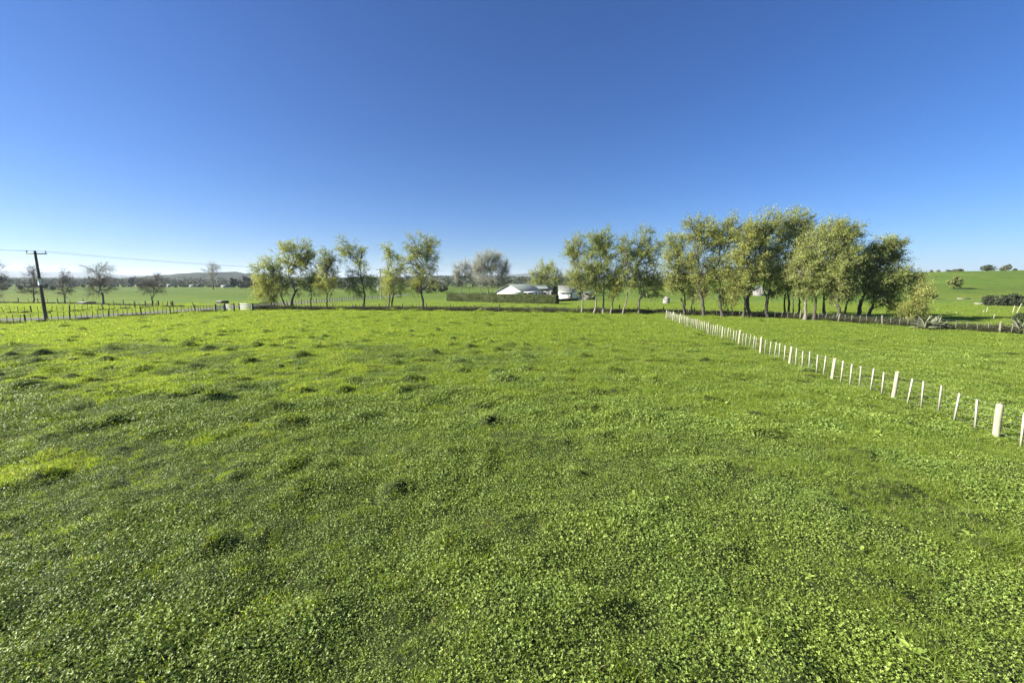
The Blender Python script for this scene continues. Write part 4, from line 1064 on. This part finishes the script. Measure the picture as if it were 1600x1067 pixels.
# ------------------------------------------------------------------ small things in the paddocks
def trough(label, px, py, w, dp, h, rz, material):
    p = ground_at(G(px, py))
    root = empty('water_trough', p, rz, label, 'trough')
    m = MB(); t = 0.07
    m.box((0, 0, 0.06), (w, dp, 0.12)); m.box((0, -dp / 2 + t / 2, h / 2 + 0.06), (w, t, h - 0.122)); m.box((0, dp / 2 - t / 2, h / 2 + 0.06), (w, t, h - 0.122))
    m.box((-w / 2 + t / 2, 0, h / 2 + 0.06), (t, dp - 2 * t - .002, h - 0.124)); m.box((w / 2 - t / 2, 0, h / 2 + 0.06), (t, dp - 2 * t - .002, h - 0.124))
    m.build('basin', M[material], root)
    wm, nt, b, out = (None,) * 4
    MB().box((0, 0, h * 0.78), (w - 2 * t - .01, dp - 2 * t - .01, 0.02)).build('water', M['glass'], root)
    return root
trough('long black water trough under the low spreading leafless tree', 136, 475.2, 3.2, 1.0, 0.55, 0.05, 'black_plastic')
trough('dark feed trough out in the far road paddock', 348, 474.3, 2.4, 0.9, 0.65, -0.05, 'black_plastic')
trough('small pale trough shape standing in for timber rails near the hill foot hedgerow', 1533, 475.5, 2.4, 0.8, 0.3, 0.0, 'concrete')  # built as a trough, stands in for pale timber rails
trough('long pale trough shape standing in for timber rails below the smooth green hill', 1505.5, 467.5, 3.2, 0.8, 0.3, 0.0, 'concrete')  # another trough shape in place of pale timber rails

def tank(label, px, py, Y, r, h):
    c = at(px, py, Y); z = gz1(c[0], Y)
    root = empty('water_tank', (c[0], Y, z), 0, label, 'tank')
    P = np.zeros((1, 4, 3)); P[0, :, 2] = (-0.2, 0.02, h - 0.05, h)
    MB().tubes(P, np.array([[r, r, r, r * 0.97]]), 24).build('barrel', M['stone'], root, smooth=False)
    P = np.zeros((1, 4, 3)); P[0, :, 2] = (h + 0.005, h + 0.08, h + 0.22, h + 0.3)
    MB().tubes(P, np.array([[r * 1.04, r * 1.03, r * 0.5, 0.06]]), 24, cap=True).build('lid', M['stone'], root)
    P = np.zeros((1, 2, 3)); P[0, :, 2] = (h + 0.2, h + 0.4)
    MB().tubes(P, np.array([[0.25, 0.25]]), 12, cap=True).build('hatch', M['stone'], root)
tank('grey round concrete water tank behind the gap in the windbreak', 1041, 473, 98.0, 0.75, 1.15)

def rock(label, px, py, s, seed, material, group=None, name='rock'):
    rg = np.random.default_rng(seed)
    p = ground_at(G(px, py))
    th, ph = np.meshgrid(np.linspace(0, np.pi, 9), np.linspace(0, 2 * np.pi, 14, endpoint=False), indexing='ij')
    V = np.stack([np.sin(th) * np.cos(ph), np.sin(th) * np.sin(ph), np.cos(th)], 2)
    f = 0.8 + 0.45 * vnoise(V[..., 0] * 1.6 + seed, V[..., 1] * 1.6 + V[..., 2] * 1.9, seed)
    V = V * f[..., None] * np.array(s)
    i, j = np.meshgrid(np.arange(8), np.arange(14), indexing='ij'); j2 = (j + 1) % 14
    F = np.stack([i * 14 + j, (i + 1) * 14 + j, (i + 1) * 14 + j2, i * 14 + j2], 2).reshape(-1, 4)
    o = MB().add(V.reshape(-1, 3) + np.array([0, 0, s[2] * 0.6]), F).build(name, M[material])
    o.location = p
    return tag(o, label, 'rock', group)
rock('pale upright stone at the end of the dark back fence', 757.5, 486.6, (0.17, 0.15, 0.36), 1, 'gate_white')
rock('largest grey rock beside the pale upright stone', 764, 486.8, (0.45, 0.35, 0.2), 2, 'stone', 'rocks at the fence')
rock('small low grey rock farthest from the pale upright stone', 771.5, 487, (0.35, 0.3, 0.17), 3, 'stone', 'rocks at the fence')
rock('tiny pale stone in the grass below the dark bush', 876, 487.2, (0.13, 0.12, 0.16), 4, 'concrete')
rock('pale stone lying in the near clover', 303, 764, (0.07, 0.05, 0.03), 6, 'concrete')
for k, (a, b, h, ln, lab) in enumerate(((248, 479.7, 1.25, 0.0, 'thick dark strainer post right of the lopsided leafless tree'), (270, 480.3, 1.25, 0.05, 'thick dark strainer post farther from the leafless tree'), (306, 488.4, 1.7, -0.25, 'tall leaning pole beside the road fence'),
                                     (1582, 490.5, 1.3, 0.1, 'upright pale stake beyond the drain near the picture edge'), (1588, 491, 1.7, 0.33, 'pale stake leaning right beyond the drain'), (1541, 488.5, 0.9, 0.12, 'short white stake in the paddock below the hill'), (1552, 499, 0.7, 0.15, 'thin short stake in the rough grass by the drain'))):
    p = ground_at(G(a, b))
    o = part('stake', (old[0] if k < 3 else big[0]), None, p, (0, ln, 0), ((1.5, 1.5, h / 1.18) if k < 2 else (0.7, 0.7, h / 1.18)))
    tag(o, lab, 'post')
rock('small white stone in the paddock below the green hill', 1537, 488, (0.16, 0.16, 0.16), 8, 'concrete')
rock('tiny white stone far out in the paddock below the hill', 1494.5, 489.5, (0.12, 0.12, 0.12), 9, 'concrete')

# ------------------------------------------------------------------ agaves on the bank
def agave(label, px, py, r, n, seed):
    rg = np.random.default_rng(seed)
    p = ground_at(G(px, py))
    root = empty('agave_plant', p, 0, label, 'plant', 'spiky agaves on the bank')
    meshes = []
    for v in range(5):
        ln = r * rg.uniform(0.75, 1.05); bend = rg.uniform(0.05, 0.5)
        K = 7; t = np.linspace(0, 1, K)
        x = ln * t; z = -bend * ln * t ** 2.2; wd = 0.055 * r * np.array([0.8, 1.0, 1.1, 1.0, 0.8, 0.5, 0.04])
        V = np.concatenate([np.stack([x, wd, z + wd * 0.5], 1), np.stack([x, 0 * t, z], 1), np.stack([x, -wd, z + wd * 0.5], 1), np.stack([x, 0 * t, z - wd * 0.35], 1)])
        F = []
        for a, b in ((0, 1), (1, 2), (2, 3), (3, 0)):
            for k in range(K - 1): F.append([a * K + k, a * K + k + 1, b * K + k + 1, b * K + k])
        meshes.append(MB().add(V, np.array(F)[:, ::-1], 0, float((0.15, 0.5, 0.75, 0.4, 1.0)[v])).mesh('leaf', M['agave']))
    for k in range(n):
        el = R(rg.uniform(-4, 80) if k % 5 != 4 else rg.uniform(-14, 10)); az = k * 2.4 + rg.uniform(-0.3, 0.3)
        part('leaf', meshes[k % 5], root, (0.12 * math.cos(az), 0.12 * math.sin(az), 0.15 + 0.25 * (el / 1.3)), (0, -el, az), (1, 1, 1))
    return root
agave('large spiky agave with pale sword leaves on the bank by the fence', 1446, 515.5, 1.6, 46, 1)
agave('smaller spiky agave joined to the right flank of the large one', 1463, 515, 1.2, 24, 2)
agave('broad-leaved agave cut by the picture edge beside the bank fence', 1594, 521, 1.6, 30, 3)
tree('dark_bush', 'round dark green bush above the agave at the picture edge', 'bush', None, (1597, 506), [(1596, 497, 9, 5), (1606, 496, 9, 6)], 0.08, 91, leaves=5000, leaf=(0.16, 0.09), subs=20, twigs=8, twig_len=0.4, mats=('bark', 'dark_twig', 'evergreen'), tint=0.5)

# ------------------------------------------------------------------ distance: woods, far houses, hills
def wood(name, label, spans, seed, material='far_leaf', leaf=1.1):
    """a far-off mass of trees that reads as one band: clumps of leaf faces on short stems"""
    rg = np.random.default_rng(seed)
    mb = MB()
    for (x0, x1, Y, h0, h1, n) in spans:
        for k in range(n):
            px = rg.uniform(x0, x1); Yk = Y * rg.uniform(0.94, 1.08)
            X = (px - 800) * PX * Yk; z = float(macro(X, Yk)); h = rg.uniform(h0, h1); w = h * rg.uniform(0.4, 0.8)
            m = 100
            c = np.array([X, Yk, z + h * 0.55]) + in_ball(rg, m, 0.3) * np.array([w, w, h * 0.48])
            ax = unit(rg.normal(0, 1, (m, 3))); sd = unit(np.cross(ax, rg.normal(0, 1, (m, 3))))
            s = leaf * (0.5 + rg.random(m))
            mb.leaves(c, ax, sd, s, s * 0.6, 0, np.clip(rg.normal(rg.uniform(0.2, 0.65), 0.15), 0, 1))
    return tag(mb.build(name, M[material]), label, 'trees', kind='stuff')
wood('distant_wood', 'grey-green wood of far trees along the skyline', [(-120, 420, 460, 5.5, 11.5, 170), (-120, 420, 385, 1.5, 3.2, 110), (-120, 300, 620, 7, 13, 90), (60, 330, 520, 6, 11, 50), (380, 560, 300, 3, 6, 50), (440, 720, 420, 6, 11, 80), (640, 900, 330, 6, 10, 90), (880, 1060, 260, 4, 8, 60), (1040, 1260, 240, 5, 8, 60)], 1)
wood('skyline_trees', 'dark tree clumps standing on the crest of the green hill', [(1526, 1548, 262, 2.0, 3.6, 6), (1552, 1569, 262, 1.8, 3.6, 5), (1572, 1700, 300, 1.0, 2.0, 16), (1440, 1500, 285, 0.8, 2.0, 14)], 2)
wood('paddock_shrubs', 'scattered dark shrubs on the far paddocks across the road', [(-100, 130, 250, 1.2, 2.5, 12), (70, 80, 330, 3, 4, 2), (640, 700, 190, 2, 3.5, 8)], 3)
for k, (a, Y, h, lab) in enumerate(((364.5, 330, 7.5, 'rounded dark evergreen tree far across the paddock near the bare lone tree'), (386, 320, 8.5, 'wide dark evergreen tree far behind the willows by the road'), (205, 420, 9, 'narrow dark evergreen among the far houses'))):
    X = (a - 800) * PX * Y
    tree('evergreen_tree', lab, 'tree', 'far dark evergreens', Vector((X, Y, 0)), [(a, 440 + 5 / Y * FPX - h * 0.55 / Y * FPX, h * 0.42 / Y * FPX * (1.5 if k == 1 else 1 if k == 0 else 0.5), h * 0.5 / Y * FPX)], 0.3, 95 + k, leaves=3500, leaf=(0.9, 0.5), subs=30, twigs=6, twig_len=1.2, mats=('bark', 'dark_twig', 'evergreen'))
far_h = [(219, 430, 9, 'far white-walled house left of the narrow dark evergreen'), (254, 425, 12, 'long far white roof between the leafless trees and the lone round tree'), (268, 440, 9, 'far white house right of the long white roof'), (301, 400, 12, 'far pale building left of the lone round leafless tree'), (311, 395, 8, 'small far house nearest the lone round leafless tree'), (352, 360, 10, 'far low white house left of the rounded dark evergreen'), (436, 330, 8, 'far house hidden behind the roadside willows'), (592, 250, 6, 'far cream house beside the distant pale power pole')]
for k, (a, Y, ln, lab) in enumerate(far_h):
    X = (a - 800) * PX * Y
    gabled('far_house', lab, 'house', (X + ln / 2, Y, gz1(X, Y)), R(90 + (-8, 6, 12, -5, 3, 9, -4, 5)[k]), 3.6, ln * 0.5, 1.5, 2.4, 'far_wall', ('roof_pale', 'roof_dark', 'roof_green')[k % 3], 0.3, [((-1.82, ln * 0.5 * t, 0.9), 0.8, 0.7, ('x', -1)) for t in (0.25, 0.7)], group='far houses across the paddocks')

def hills(name, Y, prof, seed, material, base=-20.0, depth=900.0, rough=0.0):
    """a ridge with real depth: front slope, uneven crest, back slope"""
    xs = np.linspace(prof[0][0], prof[-1][0], 1000)
    top = np.interp(xs, [p[0] for p in prof], [p[1] for p in prof])
    rows = []
    for t, f in [(q, math.sin((q + 1) * math.pi / 2) ** 0.8) for q in np.linspace(-1, 0, 22)] + [(0.4, 0.7), (1, 0)]:
        Yr = Y + t * depth; X = (xs - 800) * PX * Y
        H = CAM_H + (440 - top) * PX * Y
        H = H * (1 + 0.10 * (vnoise(xs / 14.0, np.full_like(xs, t * 3), seed) - 0.5) + 0.05 * (vnoise(xs / 5.5, np.full_like(xs, t * 5), seed + 1) - 0.5) + rough * (vnoise(xs / 2.2, np.full_like(xs, t * 37.0), seed + 2) - 0.5))
        rows.append(np.stack([X, np.full_like(X, Yr), base + (H - base) * f], 1))
    V = np.concatenate(rows); n = len(xs)
    i, j = np.meshgrid(np.arange(len(rows) - 1), np.arange(n - 1), indexing='ij'); a = (i * n + j).ravel()
    return tag(MB().add(V, np.stack([a, a + 1, a + n + 1, a + n], 1)).build(name, material, smooth=True), kind='structure')
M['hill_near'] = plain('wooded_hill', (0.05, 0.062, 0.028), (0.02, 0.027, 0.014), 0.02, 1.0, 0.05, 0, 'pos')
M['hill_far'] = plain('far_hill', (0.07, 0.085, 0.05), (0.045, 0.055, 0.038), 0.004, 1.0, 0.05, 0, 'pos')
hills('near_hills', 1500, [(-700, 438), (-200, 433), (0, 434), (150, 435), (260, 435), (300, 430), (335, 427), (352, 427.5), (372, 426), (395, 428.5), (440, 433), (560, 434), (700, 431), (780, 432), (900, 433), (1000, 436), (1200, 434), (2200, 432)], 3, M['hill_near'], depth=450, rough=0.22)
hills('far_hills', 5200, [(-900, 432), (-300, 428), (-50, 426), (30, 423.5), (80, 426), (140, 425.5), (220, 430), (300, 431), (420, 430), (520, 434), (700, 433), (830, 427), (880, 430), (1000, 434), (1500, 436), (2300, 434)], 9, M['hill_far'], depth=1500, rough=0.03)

# ------------------------------------------------------------------ haze
def haze():
    m = bpy.data.materials.new('haze'); m.use_nodes = True
    nt = m.node_tree; nt.nodes.clear()
    v = nt.nodes.new('ShaderNodeVolumePrincipled'); o = nt.nodes.new('ShaderNodeOutputMaterial')
    v.inputs['Color'].default_value = (0.76, 0.87, 1.0, 1); v.inputs['Density'].default_value = 0.0001; v.inputs['Anisotropy'].default_value = 0.2
    nt.links.new(v.outputs[0], o.inputs['Volume'])
    ob = MB().box((0, 4400, 72), (30000, 9400, 206)).build('haze', m)
    tag(ob, 'thin pale blue haze lying over the distant hills', 'haze', kind='stuff')
haze()
